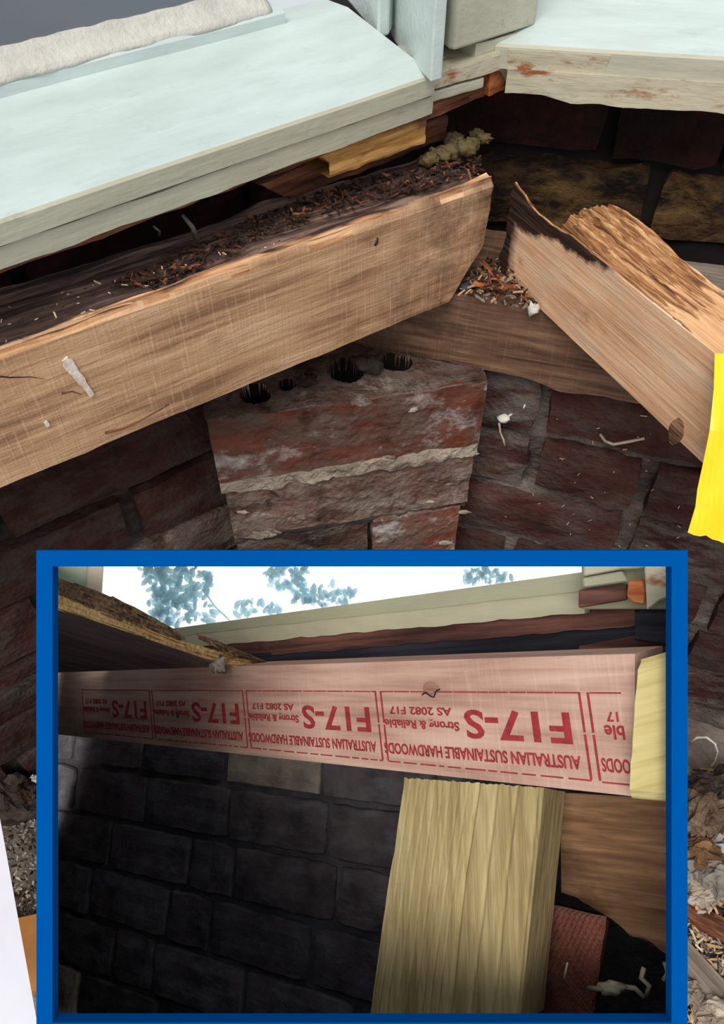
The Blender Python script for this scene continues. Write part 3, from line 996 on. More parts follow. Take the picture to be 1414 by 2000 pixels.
flakes('wood_debris', 700, smp([(300, 560), (520, 460), (760, 385), (950, 335), (930, 300), (640, 370), (480, 430), (200, 560)], Hbt + .002, .005), (.0008, .0028), [M_['chip_dark'], M_['chip_dark'], M_['chip_dark'], M_['rawwood'], M_['black']], 'crumbled rotten wood lying on top of the tan beam', 'debris', .3, .6, 3)
flakes('wood_debris', 260, smp([(900, 560), (940, 505), (985, 500), (1045, 590), (1040, 605), (900, 575)], Hbb - .002, .010), (.0008, .0026), [M_['chip_dark'], M_['rawwood'], M_['chip_dark'], M_['chip'], M_['stone']], 'heap of brown crumbs on the plate between beam and joist', 'debris', .35, .7, 2.4)
flakes('straw_flecks', 60, smp([(0, 680), (0, 600), (500, 470), (560, 470), (300, 560)], Hbt - .002, .002), (.0006, .0014), [M_['chip_pale'], M_['chip_dark']], 'tiny pale flecks dusted over the top of the beam', 'debris')
# bigger chips on the plate
for i, (x, y, a, l) in enumerate([(968, 548, 1.2, 'orange-tan wood chip standing upright in the crumb heap'), (947, 556, .2, 'orange-tan wood chip leaning at left of the crumb heap'), (985, 562, 2.4, 'orange-tan wood chip lying at right of the crumb heap'), (957, 527, -.6, 'orange-tan wood chip at the back of the crumb heap')]):
    c = W(x, y, Hbb - .010)
    M = Matrix.Translation(c) @ Matrix.Rotation(a, 4, 'Z') @ Matrix.Rotation(.5, 4, 'Y')
    tag(link('wood_chip', rbox(-.011, .011, -.002, .002, -.001, .001, (10, 3, 1), lambda p, u, v, w, i=i: p + Vector((0, nz(p, 90, i) * .002, nz(p, 60, i + 3) * .004)), M_['orangewood']), None, M), l, 'wood chip', 'chips on the crumb heap')
tag(blob('paint_flake', W(1041, 603, Hbb - .003), .005, M_['web'], 3, None, 7, (1, .6, 1.2), .8, 2), 'white crumb on the plate edge beside the joist', 'paint flake')
tag(link('slate_shard', rbox(-.008, .008, -.003, .003, -.002, .002, (6, 2, 2), lambda p, u, v, w: p + Vector((0, nz(p, 120) * .002, 0)), plain('blue_grey_slate', (74, 88, 104), .4)), None, Matrix.Translation(W(914, 558, Hbb - .006)) @ Matrix.Rotation(.5, 4, 'Z')), 'small blue-grey shard at the foot of the tan beam', 'shard')
# splinter hanging over the void
for (a, b, r, l) in (((356, 420), (384, 466), .0022, 'brown splinter sticking up behind the tan beam'), ((300, 442), (311, 460), .001, 'thin pale splinter hanging under the left sill')):
    p0, p1 = W(a[0], a[1], .262), W(b[0], b[1], Hbt - .004)
    tag(link('splinter', tube([p0, p0.lerp(p1, .5) + Vector((.002, 0, 0)), p1], r, M_['greyplate'], 5, lambda f: .6 + .5 * f)), l, 'splinter')
# cocoon and root on the right wall
wn = MR.to_3x3() @ Vector((0, 1, 0))
wq = lambda x, y, k=.006: on_plane(x, y, OR - nR * k, wn)
co = tag(empty('spider_cocoon', Matrix.Translation(wq(985, 816))), 'white spider cocoon on the bricks right of the pier', 'cocoon')
blob('sac', wq(984, 817, .010), .0055, M_['web'], 2, co, 9, (1.2, .8, .9), .25)
link('thread', tube([wq(990, 815, .01), wq(1003, 806), wq(1018, 804), wq(1026, 790)], .0012, M_['web'], 5), co, Matrix())
link('thread', tube([wq(975, 826, .01), wq(977, 845), wq(983, 858), wq(986, 870)], .0012, M_['root'], 5), co, Matrix())
tag(link('dry_root', tube([wq(1172, 848), wq(1182, 862, .012), wq(1198, 868, .016), wq(1225, 863, .012), wq(1258, 856)], .0016, M_['root'], 6)), 'thin curved root poking out of the right brick wall', 'root')
fl = []
flakes('wall_flecks', 34, lambda: wq(random.uniform(965, 1330), random.uniform(800, 1070), .009), (.0005, .0013), [M_['chip_pale'], M_['chip']], 'pale flecks of dust caught on the right brick wall', 'debris', .3, 1.2, 4)
# white wire loop on the right wall near the ground
cw = [(1346, 1452), (1362, 1440), (1380, 1440), (1396, 1452), (1401, 1468), (1395, 1488), (1385, 1500), (1376, 1510)]
tag(link('white_wire', tube([wq(x, y, .05) for x, y in cw], .0017, M_['web'], 6)), 'white curled wire hooked on the lower right bricks', 'wire')

# rubble on the ground, lower right and lower left
def chunk(name, x, y, H, r, mat, label, cat, sq, seed, rot=0, amp=.45):
    c = W(x, y, H)
    o = blob(name, c, r, mat, seed, None, 16, sq, amp, 2.2)
    o.matrix_basis = Matrix.Translation(c) @ Matrix.Rotation(rot, 4, 'Z')
    for p in o.data.polygons: p.use_smooth = False
    tag(o, label, cat, 'lumps of rubble on the subfloor soil')
    return o
chunk('mortar_lump', 1366, 1590, .97, .050, M_['tanlump'], 'tan fibrous lump of wood rubble beside the blue frame', 'rubble', (.5, .5, .9), 1)
chunk('mortar_lump', 1365, 1672, 1.00, .036, brickmat('orange_brown_lump', [(96, 70, 50), (146, 110, 78), (176, 138, 102)], (110, 84, 64), (.46, .64), bump=1, dist=.006, sc=1.6), 'orange-brown lump below the tan rubble lump', 'rubble', (.9, .6, .5), 4)
chunk('mortar_lump', 1405, 1560, .98, .06, M_['mortar_dark'], 'dark grey stone at the right edge above the rubble', 'rubble', (.7, .6, .7), 8)
chunk('mortar_lump', 1372, 1702, 1.00, .022, M_['stone'], 'grey mortar lump under the orange-brown lump', 'rubble', (1, .8, .6), 12)
chunk('mortar_lump', 1405, 1715, 1.00, .026, M_['stone'], 'large grey mortar lump at the right edge', 'rubble', (1, .8, .7), 15)
chunk('mortar_lump', 1353, 1716, 1.005, .016, M_['mortar'], 'pale mortar lump against the blue frame', 'rubble', (1, .8, .7), 18)
chunk('mortar_lump', 1380, 1745, 1.005, .024, M_['mortar'], 'long pale flake of mortar lying on the dust', 'rubble', (1.2, .5, .35), 21, .4)
chunk('mortar_lump', 1408, 1990, 1.01, .028, M_['mortar'], 'pale lump at the bottom right corner', 'rubble', (1, .8, .6), 25)
chunk('mortar_lump', 1351, 1938, 1.01, .016, M_['mortar'], 'round white lump beside the frame near the bottom', 'rubble', (1, .8, .6), 27)
c = W(1402, 1662, 1.0)
tag(link('paint_flake', rbox(-.03, .045, -.008, .008, -.002, .002, (10, 4, 1), lambda p, u, v, w: p + Vector((0, nz(p, 40) * .004, nz(p, 30, 2) * .004)), M_['bluechip']), None, Matrix.Translation(c) @ Matrix.Rotation(-.15, 4, 'Z')), 'pale blue painted flake lying on the rubble', 'paint flake')
c = W(1398, 1812, 1.01)
tag(link('bark_strip', rbox(-.04, .05, -.010, .012, -.006, .008, (24, 6, 3), lambda p, u, v, w: p + Vector((0, nz(p, 30) * .004, fb(Vector((p.x * .3, p.y * 2, 0)), 60, 3) * .006)), M_['rawwood']), None, Matrix.Translation(c) @ Matrix.Rotation(-.6, 4, 'Z')), 'dark splintered strip of wood on the dusty ground', 'wood strip')
c = W(1385, 1925, 1.015)
tag(link('timber_offcut', rbox(-.10, .10, -.014, .014, -.006, .010, (24, 4, 3), lambda p, u, v, w: p + Vector((0, 0, fb(p, 30, 3) * .001)), M_['greyplate']), None, Matrix.Translation(c) @ Matrix.Rotation(-.95, 4, 'Z')), 'grey narrow timber offcut lying in the wood shavings', 'offcut')
flakes('wood_shavings', 1500, smp([(1330, 1800), (1414, 1790), (1500, 1800), (1500, 2030), (1330, 2030)], 1.022, .012), (.0012, .0042), [M_['chip_pale'], M_['chip'], M_['chip_dark'], M_['stone']], 'straw-coloured shavings scattered over the ground at lower right', 'shavings', .25, .6, 3)
flakes('ground_grit', 900, smp([(1320, 1500), (1480, 1500), (1480, 1800), (1320, 1800)], 1.015, .012), (.002, .007), [M_['stone'], M_['chip'], M_['chip_dark'], M_['mortar']], 'mixed grit and crumbs among the rubble at lower right', 'debris', .6, .9, 1.6)
flakes('ground_grit', 700, smp([(-60, 1600), (130, 1600), (130, 1800), (-60, 1800)], 1.015, .010), (.001, .003), [M_['stone'], M_['chip_dark'], M_['mortar']], 'fine grey grit on the ground at lower left', 'debris', .6, .9, 1.6)
chunk('mortar_lump', 62, 1555, .99, .03, M_['brick_stain'], 'broken rusty brown lump at the left edge of the frame', 'rubble', (.5, .6, 1.0), 33)
chunk('mortar_lump', 22, 1560, .99, .05, M_['mortar_dark'], 'dark mossy lump by the ground at far left', 'rubble', (.9, .6, .6), 36)
chunk('mortar_lump', 66, 1522, .97, .006, M_['web'], 'small pale crumb above the rusty lump', 'rubble', (.9, .8, 1), 38)
# ledge of mortar on the left wall
wln = ML.to_3x3() @ Vector((0, 1, 0))
lq = lambda x, y, k=.0: on_plane(x, y, OL - n55 * k, wln)
a, b = lq(-60, 1384), lq(110, 1305)
Mq = frame(a, 55)
tag(link('mortar_ledge', rbox(0, (b - a).length, -.016, .02, -.014, .012, (40, 4, 6), lambda p, u, v, w: p + Vector((0, fb(p, 30, 3) * .003, fb(p, 22, 5) * .003)), M_['mortar_dark']), None, Mq), 'grey ridge of mortar jutting from the left brick wall', 'mortar')
# white trim and ochre board, lower left
q = [I(-70, 1500, .50), I(-18, 1500, .50), I(84, 2060, .42), I(-40, 2060, .42)]
tag(quad_slab('white_trim', q, .012, M_['whiteboard'], (8, 2, 20), None, None, False, 'view'), 'smooth white plastic trim rising at the lower left edge', 'trim board')
tag(link('ochre_board', rbox(-.12, .06, -.03, .05, -.006, .012, (12, 4, 2), lambda p, u, v, w: p + Vector((0, 0, nz(p, 20) * .002)), M_['ochre']), None, Matrix.Translation(W(60, 1885, 1.0)) @ Matrix.Rotation(.2, 4, 'Z')), 'ochre board on the ground beside the white trim', 'board')

# yellow ribbon, right
yl = [(1396, 690), (1394, 760), (1386, 840), (1374, 900), (1362, 955), (1358, 990), (1343, 1040)]
V, Fc = [], []
nu = 14
yr = [690, 770, 850, 925, 985, 1020, 1075]
for t_ in (0, 1):
    for i, (x, y) in enumerate(yl):
        for k in range(nu + 1):
            f = k / nu
            xx = x + (1510 - x) * f
            y1 = yr[i] + (y - yr[i]) * (1 - f)
            if i == len(yl) - 1: y1 = 1040 + 44 * f + 2.5 * math.sin(f * 21) + 2 * math.sin(f * 47)
            d = .497 - .006 * i + .005 * math.sin(f * 5 + i * .9) * min(1, i / 2) + .0014 * t_
            V.append(I(xx, y1, d))
m = nu + 1
L_ = len(yl) * m
for i in range(len(yl) - 1):
    for k in range(nu):
        a = i * m + k
        Fc.append((a, a + m, a + m + 1, a + 1))
        Fc.append((L_ + a, L_ + a + 1, L_ + a + m + 1, L_ + a + m))
for i in range(len(yl) - 1):
    a = i * m
    Fc.append((a, L_ + a, L_ + a + m, a + m)); a += nu; Fc.append((a, a + m, L_ + a + m, L_ + a))
for k in range(nu):
    Fc.append((k, k + 1, L_ + k + 1, L_ + k)); a = (len(yl) - 1) * m + k; Fc.append((a, L_ + a, L_ + a + 1, a + 1))
tag(link('yellow_ribbon', mesh_of(V, Fc, M_['yellow'], False)), 'bright yellow plastic ribbon hanging over the pale joist', 'ribbon')

# ================================================================ THE BLUE-FRAMED BOX
DF = .32
fo_ = I(707, 1536, DF)
Mf = quad_frame([I(71, 1075, DF), I(1343, 1075, DF), I(1343, 2029, DF), I(71, 2029, DF)])
box = tag(empty('display_box', Mf), 'bright blue rectangular frame around the view of the repaired beam', 'frame')
k_ = DF / F
fw, fh, bw_ = 1272 * k_, 954 * k_, 31.5 * k_
def fr(name, x0, x1, z0, z1):
    o = link(name, rbox(x0, x1, 0, .006, z0, z1, (1, 1, 1), None, M_['blue']), box, Mf)
    return o
fr('frame_rail', 0, fw, -bw_, 0)
fr('frame_rail', 0, fw, -fh, -fh + bw_)
fr('frame_stile', 0, bw_, -fh + bw_, -bw_)
fr('frame_stile', fw - bw_, fw, -fh + bw_, -bw_)
def shell(name, a, b, d0a, d1a, d1b):
    """panel running back from the frame between two pixels"""
    p = [I(*a, d0a), I(*b, d0a), I(*b, d1b), I(*a, d1a)]
    c = I(707, 1550, .5)
    n = (p[1] - p[0]).cross(p[3] - p[0]).normalized()
    if n.dot(c - p[0]) > 0: n = -n
    V = p + [q_ + n * .004 for q_ in p]
    Fc = [(0, 1, 2, 3), (7, 6, 5, 4), (0, 4, 5, 1), (1, 5, 6, 2), (2, 6, 7, 3), (3, 7, 4, 0)]
    link(name, mesh_of([Mf.inverted() @ v for v in V], Fc, M_['boxin']), box, Mf)
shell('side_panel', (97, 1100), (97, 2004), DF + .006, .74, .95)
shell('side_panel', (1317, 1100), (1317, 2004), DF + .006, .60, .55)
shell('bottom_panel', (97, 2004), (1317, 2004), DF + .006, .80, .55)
for x in (240, 1180):
    c = I(x, 2018, .50)
    M = Matrix.Translation(Vector((c.x, c.y, 0)))
    link('leg', rbox(-.01, .01, -.01, .01, -.01, c.z - .004, (1, 1, 1), None, M_['boxin']), box, M)

# new hardwood beam
D0 = .352                                        # depth at x = 1225
hx = lambda x: 277 - .140 * (1225 - x)
Dx = lambda x: D0 * 277 / hx(x)
ty = lambda x: 1277 + (1225 - x) * .0325
XL, XR = 108, 1240
q = [I(XL, ty(XL), Dx(XL)), I(XR, ty(XR), Dx(XR)), I(XR, ty(XR) + hx(XR), Dx(XR)), I(XL, ty(XL) + hx(XL), Dx(XL))]
MH = quad_frame(q)
hb = quad_slab('hardwood_beam', q, .028, M_['hardwood'], (40, 3, 8), None, None)
tag(hb, 'new pink hardwood beam stamped F17-S in red upside down lettering', 'beam')
MHi = MH.inverted()
HB = (q[3] - q[0]).length
def fx(px_, py_):
    n = MH.to_3x3() @ Vector((0, 1, 0))
    return MHi @ on_plane(px_, py_, q[0], n)
sepx = [fx(1140, 1400).x, fx(740, 1400).x]
cell = sepx[0] - sepx[1]
dg = None
def text_mesh(s, size, width=None, xs=1.0):
    cu = bpy.data.curves.new('lettering', 'FONT')
    cu.body = s
    cu.size = size
    cu.extrude = .00012
    cu.resolution_u = 3
    cu.offset = size * .02
    o = bpy.data.objects.new('lettering', cu)
    COL.objects.link(o)
    bpy.context.view_layer.update()
    me = bpy.data.meshes.new_from_object(o.evaluated_get(bpy.context.evaluated_depsgraph_get()))
    V = [v.co.copy() for v in me.vertices]
    Fc = [tuple(p.vertices) for p in me.polygons]
    bpy.data.objects.remove(o)
    bpy.data.curves.remove(cu)
    bpy.data.meshes.remove(me)
    x0 = min(v.x for v in V); x1 = max(v.x for v in V)
    y0 = min(v.y for v in V); y1 = max(v.y for v in V)
    return V, Fc, (x0, x1, y0, y1)
def stamp(xr):
    V, Fc = [], []
    yf = -.00025
    def put(s, u0, u1, z0, z1):          # text runs right to left, upside down: u from the right edge, z fractions down the face
        tv, tf, (x0, x1, y0, y1) = text_mesh(s, .02)
        k = len(V)
        for v in tv:
            fx_ = (v.x - x0) / (x1 - x0)
            fy_ = (v.y - y0) / (y1 - y0)
            X = xr - cell * (u0 + (u1 - u0) * fx_)
            Z = -HB * (z0 + (z1 - z0) * fy_)     # baseline is uppermost
            V.append(Vector((X, yf - v.z, Z)))
        for f in tf: Fc.append(tuple(k + i for i in f))
    put('F17-S', .055, .525, .415, .655)
    put('AS 2082 F17', .585, .93, .405, .475)
    put('Strong & Reliable', .555, .965, .50, .60)
    put('AUSTRALIAN SUSTAINABLE HARDWOODS', .035, .985, .735, .835)
    def bar(x0, x1, z0, z1):
        k = len(V)
        V.extend([Vector((x0, yf, -HB * z0)), Vector((x1, yf, -HB * z0)), Vector((x1, yf, -HB * z1)), Vector((x0, yf, -HB * z1)),
                  Vector((x0, .0002, -HB * z0)), Vector((x1, .0002, -HB * z0)), Vector((x1, .0002, -HB * z1)), Vector((x0, .0002, -HB * z1))])
        Fc.extend([tuple(k + i for i in f) for f in ((0, 3, 2, 1), (4, 5, 6, 7), (0, 1, 5, 4), (1, 2, 6, 5), (2, 3, 7, 6), (3, 0, 4, 7))])
    for (a, b) in ((.27, .56), (.575, .90)):
        bar(xr - .0012, xr, a, b); bar(xr - cell + .0034, xr - cell + .0046, a, b)
    x = xr
    while x > xr - cell + .006:
        l = random.uniform(.004, .016)
        bar(max(x - l, xr - cell + .004), x, .268, .278)
        bar(max(x - l * .9, xr - cell + .004), x - .0006, .900, .911)
        x -= l + random.uniform(.0004, .0015)
    o = link('stamp_print', mesh_of(V, Fc, M_['ink']), hb, MH)
    return o
for i in (-1, 0, 1, 2, 3):
    if i == -1:
        # only the start of the next stamp shows before the pine block
        V, Fc = [], []
        x0_ = sepx[0]
        def b2(xa, xb, z0, z1):
            k = len(V)
            V.extend([Vector((xa, -.00025, -HB * z0)), Vector((xb, -.00025, -HB * z0)), Vector((xb, -.00025, -HB * z1)), Vector((xa, -.00025, -HB * z1)),
                      Vector((xa, .0002, -HB * z0)), Vector((xb, .0002, -HB * z0)), Vector((xb, .0002, -HB * z1)), Vector((xa, .0002, -HB * z1))])
            Fc.extend([tuple(k + i_ for i_ in f) for f in ((0, 3, 2, 1), (4, 5, 6, 7), (0, 1, 5, 4), (1, 2, 6, 5), (2, 3, 7, 6), (3, 0, 4, 7))])
        b2(x0_ + .0034, x0_ + .0046, .27, .56); b2(x0_ + .0034, x0_ + .0046, .575, .90)
        b2(x0_ + .005, x0_ + .021, .268, .278); b2(x0_ + .005, x0_ + .019, .905, .915)
        for s, u0, w_, z0, z1 in (('OODS', .006, .0145, .735, .835), ('ble', .010, .010, .5, .6), ('17', .012, .006, .405, .475)):
            tv, tf, (a0, a1, c0, c1) = text_mesh(s, .02)
            k = len(V)
            for v in tv:
                V.append(Vector((x0_ + u0 + w_ * (1 - (v.x - a0) / (a1 - a0)), -.00025 - v.z, -HB * (z0 + (z1 - z0) * (v.y - c0) / (c1 - c0)))))
            for f in tf: Fc.append(tuple(k + i_ for i_ in f))
        link('stamp_print', mesh_of(V, Fc, M_['ink']), hb, MH)
    else:
        stamp(sepx[0] - cell * i)
# knot and teal dot
kc = fx(842, 1345)
def disc(name, c, rx, rz, mat, seed=0, h=.0004):
    n = 20
    V = [Vector((c.x, -h, c.z))] + [Vector((c.x + rx * (1 + .12 * nz((i, 0, 0), .7, seed)) * math.cos(6.283 * i / n), -h * .3, c.z + rz * math.sin(6.283 * i / n))) for i in range(n)] + \
        [Vector((c.x + rx * math.cos(6.283 * i / n), .001, c.z + rz * math.sin(6.283 * i / n))) for i in range(n)]
    Fc = [(0, 1 + (i + 1) % n, 1 + i) for i in range(n)] + [(1 + i, 1 + (i + 1) % n, n + 1 + (i + 1) % n, n + 1 + i) for i in range(n)]
    link(name, mesh_of(V, Fc, mat, False), hb, MH)
disc('knot', kc, .0062, .0042, wood('pink_grey_knot', (130, 96, 84), (160, 120, 104), (176, 136, 118), 1, gs=3))
V = [Vector((kc.x - .007 + .014 * i / 8, -.0006, kc.z - .0035 + .0012 * math.sin(i) + (.002 if i > 5 else 0))) for i in range(9)]
link('knot_crack', tube(V, .0004, M_['recess_wood'], 5), hb, MH)
disc('teal_dot', fx(347, 1398), .0022, .0022, plain('teal_ink', (40, 108, 104), .7), 3)
bpy.data.objects['teal_dot']['label'] = 'small teal paint dot'

# treated pine post under it
yb = lambda x: ty(x) + hx(x)
q = [I(787, yb(787) + 12, Dx(787)), I(1060, yb(1060) + 2, Dx(1060)), I(1012, 2002, Dx(1060) * .957), I(719, 2002, Dx(787) * .957)]
def podp(p, u, v, w):
    qq = p.copy()
    if v == 0:
        g = max(0, math.sin((u * 104 + 2.2 * nz((u * 3, w * 1.2, 0), 1.5)) * (1 if u < .55 else .45)))
        qq.y += .0013 * g ** 6 * (1 if u < .62 else .5) + nz((u * 4, w * 3, 1), 3) * .0005
        if u in (0, 1): qq.y += .0012
    if w == 1: qq.z += nz(p, 300) * .0008
    return qq
po = quad_slab('pine_post', q, (I(1104, yb(1060) + 10, Dx(1060) + .034) - q[1]).length, M_['pine'], (240, 3, 24), podp, None, False, I(1104, yb(1060) + 10, Dx(1060) + .034) - q[1])
# let the grain follow its height
tag(po, 'ribbed yellow-green treated pine post propping up the stamped beam', 'post')
# pale pine block at right
q = [I(1247, 1292, .338), I(1330, 1268, .334), I(1330, 1570, .334), I(1227, 1560, .338)]
def bkd(p, u, v, w):
    qq = p.copy()
    if v == 0 and w in (0, 1): qq.y += .003
    if u == 0 and w in (0, 1): qq.x += .002
    if u == 0: qq.x += nz(p, 160) * .0006
    return qq
tag(quad_slab('pine_block', q, .016, M_['pine_end'], (14, 3, 16), bkd, None, False, 'view'), 'pale yellow pine block overlapping the right end of the stamped beam', 'timber block')

# rotten joist at upper left
A1, B1, C1 = I(98, 1183, .40), I(446, 1302, Dx(446) * .985), I(98, 1314, .60)
nj = (B1 - A1).cross(C1 - A1).normalized()
if nj.dot(A1 - Vector((0, 0, CZ))) < 0: nj = -nj
rj = tag(empty('rotten_joist', Matrix.Translation(A1)), 'old joist with ragged rotten edge resting on the stamped beam', 'joist')
MAj = quad_frame([A1, B1, B1.lerp(C1, .02), C1])
quad_slab('underside', [A1, B1, B1.lerp(C1, .04), C1], .012, M_['joist_in'], (20, 2, 8), None, rj, False, 'view')
def ridge(name, top, bot, thick, mat, amp, seed, parent):
    """ragged strip between two polylines of (px, py, depth)"""
    n = 90
    V, Fc = [], []
    def smpl(pl, f):
        f *= len(pl) - 1
        a = int(min(f, len(pl) - 2)); f -= a
        return [pl[a][i] * (1 - f) + pl[a + 1][i] * f for i in range(3)]
    R = 10
    back = (I(707, 1300, 1.0) - I(707, 1300, .5)).normalized()
    for i in range(n + 1):
        f = i / n
        t0, b0 = I(*smpl(top, f)), I(*smpl(bot, f))
        for j in range(R + 1):
            g = j / R
            p = b0.lerp(t0, g)
            fibre = fb(Vector((f * 5, g * 9, seed)), 1.6, seed, 3)
            env = 1 if 0 < j < R else .4
            V.append(p - back * amp * fibre * env + Vector((0, 0, amp * .5 * fb(Vector((f * 30, 0, seed)), 1, seed) * (1 if j == R else 0))))
        for j in range(2):
            V.append((t0 if j == 0 else b0) + back * thick)
    m = R + 3
    for i in range(n):
        for j in range(m):
            a, b = i * m + j, i * m + (j + 1) % m
            Fc.append((a, a + m, b + m, b))
    Fc.append(tuple(range(m))); Fc.append(tuple(range(n * m + m - 1, n * m - 1, -1)))
    link(name, mesh_of([Matrix.Translation(-A1) @ v for v in V], Fc, mat), parent, Matrix.Translation(A1))
DJ = lambda x: .40 + (x - 98) * (Dx(446) * .985 - .40) / 348
ridge('rotten_fibre', [(98, 1158, .40), (240, 1212, DJ(240)), (360, 1255, DJ(360)), (440, 1275, DJ(440)), (508, 1296, DJ(480))], [(98, 1187, .398), (240, 1233, DJ(240) - .004), (380, 1282, DJ(380) - .004), (446, 1303, DJ(446)), (512, 1300, DJ(480))], .012, M_['rotpale'], .004, 2.0, rj)
ridge('rotten_bark', [(98, 1126, .405), (170, 1148, DJ(170)), (250, 1182, DJ(250)), (330, 1226, DJ(330)), (352, 1243, DJ(352))], [(98, 1162, .403), (200, 1200, DJ(200)), (280, 1228, DJ(280)), (340, 1248, DJ(340)), (354, 1250, DJ(352))], .014, M_['rotbark'], .005, 5.0, rj)
ridge('rotten_bark', [(384, 1238, DJ(384)), (420, 1250, DJ(420)), (460, 1268, DJ(455)), (525, 1294, DJ(480))], [(388, 1248, DJ(384)), (425, 1266, DJ(420)), (465, 1286, DJ(455)), (525, 1298, DJ(480))], .008, M_['rotbark'], .003, 8.0, rj)
tag(blob('cobweb_clump', I(425, 1300, Dx(446) * .965), .006, M_['stone'], 6, None, 9, (.9, .8, 1), .9, 2.4), 'grey cobweb clump where the rotten joist meets the beam', 'cobweb')

# window sill of the inset
DS = lambda x: Dx(x) + .055 + (x - 350) * .00004
def strip(name, xa, xb, ya, yb_, mat, th, parent, dd=0, disp=None, n=(60, 2, 6)):
    qq = [I(xa, ya[0], DS(xa) + dd), I(xb, yb_[0], DS(xb) + dd), I(xb, yb_[1], DS(xb) + dd), I(xa, ya[1], DS(xa) + dd)]
    return quad_slab(name, qq, th, mat, n, disp, parent)
isil = tag(empty('window_sill', Matrix.Translation(I(700, 1230, DS(700)))), 'grey-green painted sill against the bright sky above the stamped beam', 'window sill')
wav = lambda a, s=30, sd=2: (lambda p, u, v, w: p + Vector((0, fb(p, s, sd) * a * .4, fb(Vector((p.x, 0, 0)), s, sd) * a * (1 if w == 0 else .2))))
strip('upper_fascia', 290, 1142, (1234, 1248), (1117, 1154), M_['isill'], .02, isil, -.002, wav(.0004))
strip('lower_fascia', 300, 1142, (1247, 1271), (1152, 1197), M_['isill2'], .02, isil, 0, wav(.0012, 60))
strip('raw_edge', 330, 1240, (1266, 1296), (1170, 1222), M_['ibrown'], .02, isil, .003, wav(.0012, 60, 5))
strip('void_shade_strip', 420, 1325, (1284, 1312), (1200, 1300), M_['inavy'], .02, isil, .008, wav(.001, 50, 7))  # dark void below the sill, its shade built as a navy strip
isp = tag(empty('corner_post', Matrix.Translation(I(1200, 1130, .43))), 'cracked cream post foot with orange wood chip inside the blue frame', 'post')
def flatpx(name, pts, d, th, mat, parent, bev=.0008):
    o0 = I(*pts[0], d)
    back = (I(pts[0][0], pts[0][1], d + .1) - o0).normalized()
    P = [I(x, y, d) for x, y in pts]
    n = len(P)
    V = [Mi_ @ v for v in [p for p in P] + [p + back * th for p in P]] if False else [p - o0 for p in P] + [p + back * th - o0 for p in P]
    Fc = [tuple(range(n)), tuple(range(2 * n - 1, n - 1, -1))] + [(i, i + n, (i + 1) % n + n, (i + 1) % n) for i in range(n)]
    me = mesh_of(V, Fc, mat)
    import bmesh
    b = bmesh.new(); b.from_mesh(me); bmesh.ops.recalc_face_normals(b, faces=b.faces); b.to_mesh(me); b.free()
    o = link(name, me, parent, Matrix.Translation(o0))
    add_bevel(o, bev, 1)
    return o
flatpx('post_core', [(1136, 1096), (1326, 1096), (1326, 1190), (1136, 1190)], .430, .012, M_['isill'], isp)
flatpx('cover_block', [(1140, 1095), (1262, 1095), (1260, 1110), (1215, 1112), (1140, 1126)], .415, .02, M_['isill2'], isp)
flatpx('cover_block', [(1138, 1128), (1216, 1115), (1228, 1136), (1140, 1148)], .417, .02, M_['isill'], isp)
flatpx('raw_wood_strip', [(1130, 1152), (1226, 1140), (1226, 1172), (1130, 1188)], .420, .02, M_['ibrown'], isp)
flatpx('orange_wood_chip', [(1228, 1134), (1256, 1130), (1262, 1156), (1258, 1182), (1238, 1178), (1224, 1166)], .412, .012, M_['orangewood'], isp)
flatpx('stained_cover', [(1258, 1095), (1326, 1095), (1326, 1160), (1290, 1172), (1264, 1192)], .405, .02, M_['fascia_chip'], isp)
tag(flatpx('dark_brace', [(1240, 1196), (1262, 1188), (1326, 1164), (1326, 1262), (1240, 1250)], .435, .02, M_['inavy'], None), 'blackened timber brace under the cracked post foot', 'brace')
tag(flatpx('brown_packer', [(1130, 1262), (1326, 1226), (1326, 1290), (1130, 1300)], .44, .02, M_['ibrown'], None), 'brown packer timber lying behind the right end of the stamped beam', 'packer')

# bright sky panel with leaves and window jamb
skyp = quad_slab('sky_panel', [I(101, 1103, .735), I(1300, 1103, .60), I(1300, 1230, .60), I(101, 1310, .735)], .004, M_['sky'], (2, 1, 2))
tag(skyp, 'overexposed white sky seen over the grey-green sill', 'sky')
random.seed(31)
V, Fc = [], []
def leafcluster(cx, cy, rx, ry, n, sz=(5, 13), hole=None):
    for _ in range(n):
        while True:
            a, b = random.uniform(-1, 1), random.uniform(-1, 1)
            if a * a + b * b < 1: break
        x, y = cx + a * rx, cy + b * ry
        if hole and fb(Vector((x, y, 0)), .035, 3, 2) > hole: continue
        if not (112 < x < 1290): continue
        s = random.uniform(*sz)
        f = (x - 101) / 1199
        d = .735 + (.60 - .735) * f - random.uniform(.006, .016)
        an = random.uniform(0, 6.28)
        k = len(V)
        for i in range(6):
            t_ = i / 6 * 6.283
            ex, ey = s * math.cos(t_), s * .5 * math.sin(t_)
            yy = y + ex * math.sin(an) + ey * math.cos(an)
            V.append(I(x + ex * math.cos(an) - ey * math.sin(an), max(1104, yy), d + .003 * math.cos(t_ + an)))
        Fc.append(tuple(range(k, k + 6)))
leafcluster(352, 1140, 62, 42, 210, hole=.28)
leafcluster(330, 1190, 46, 34, 110, hole=.35)
leafcluster(300, 1120, 30, 20, 40)
leafcluster(395, 1195, 30, 30, 16)
leafcluster(560, 1125, 45, 26, 70, hole=.3)
leafcluster(590, 1155, 26, 28, 40, hole=.3)
leafcluster(650, 1165, 50, 26, 60, hole=.2)
leafcluster(500, 1190, 50, 16, 26)
leafcluster(950, 1125, 50, 14, 40)
tag(link('tree_foliage', mesh_of(V, Fc, M_['leaf'])), 'pale blue backlit tree leaves against the white sky', 'foliage', kind='stuff')
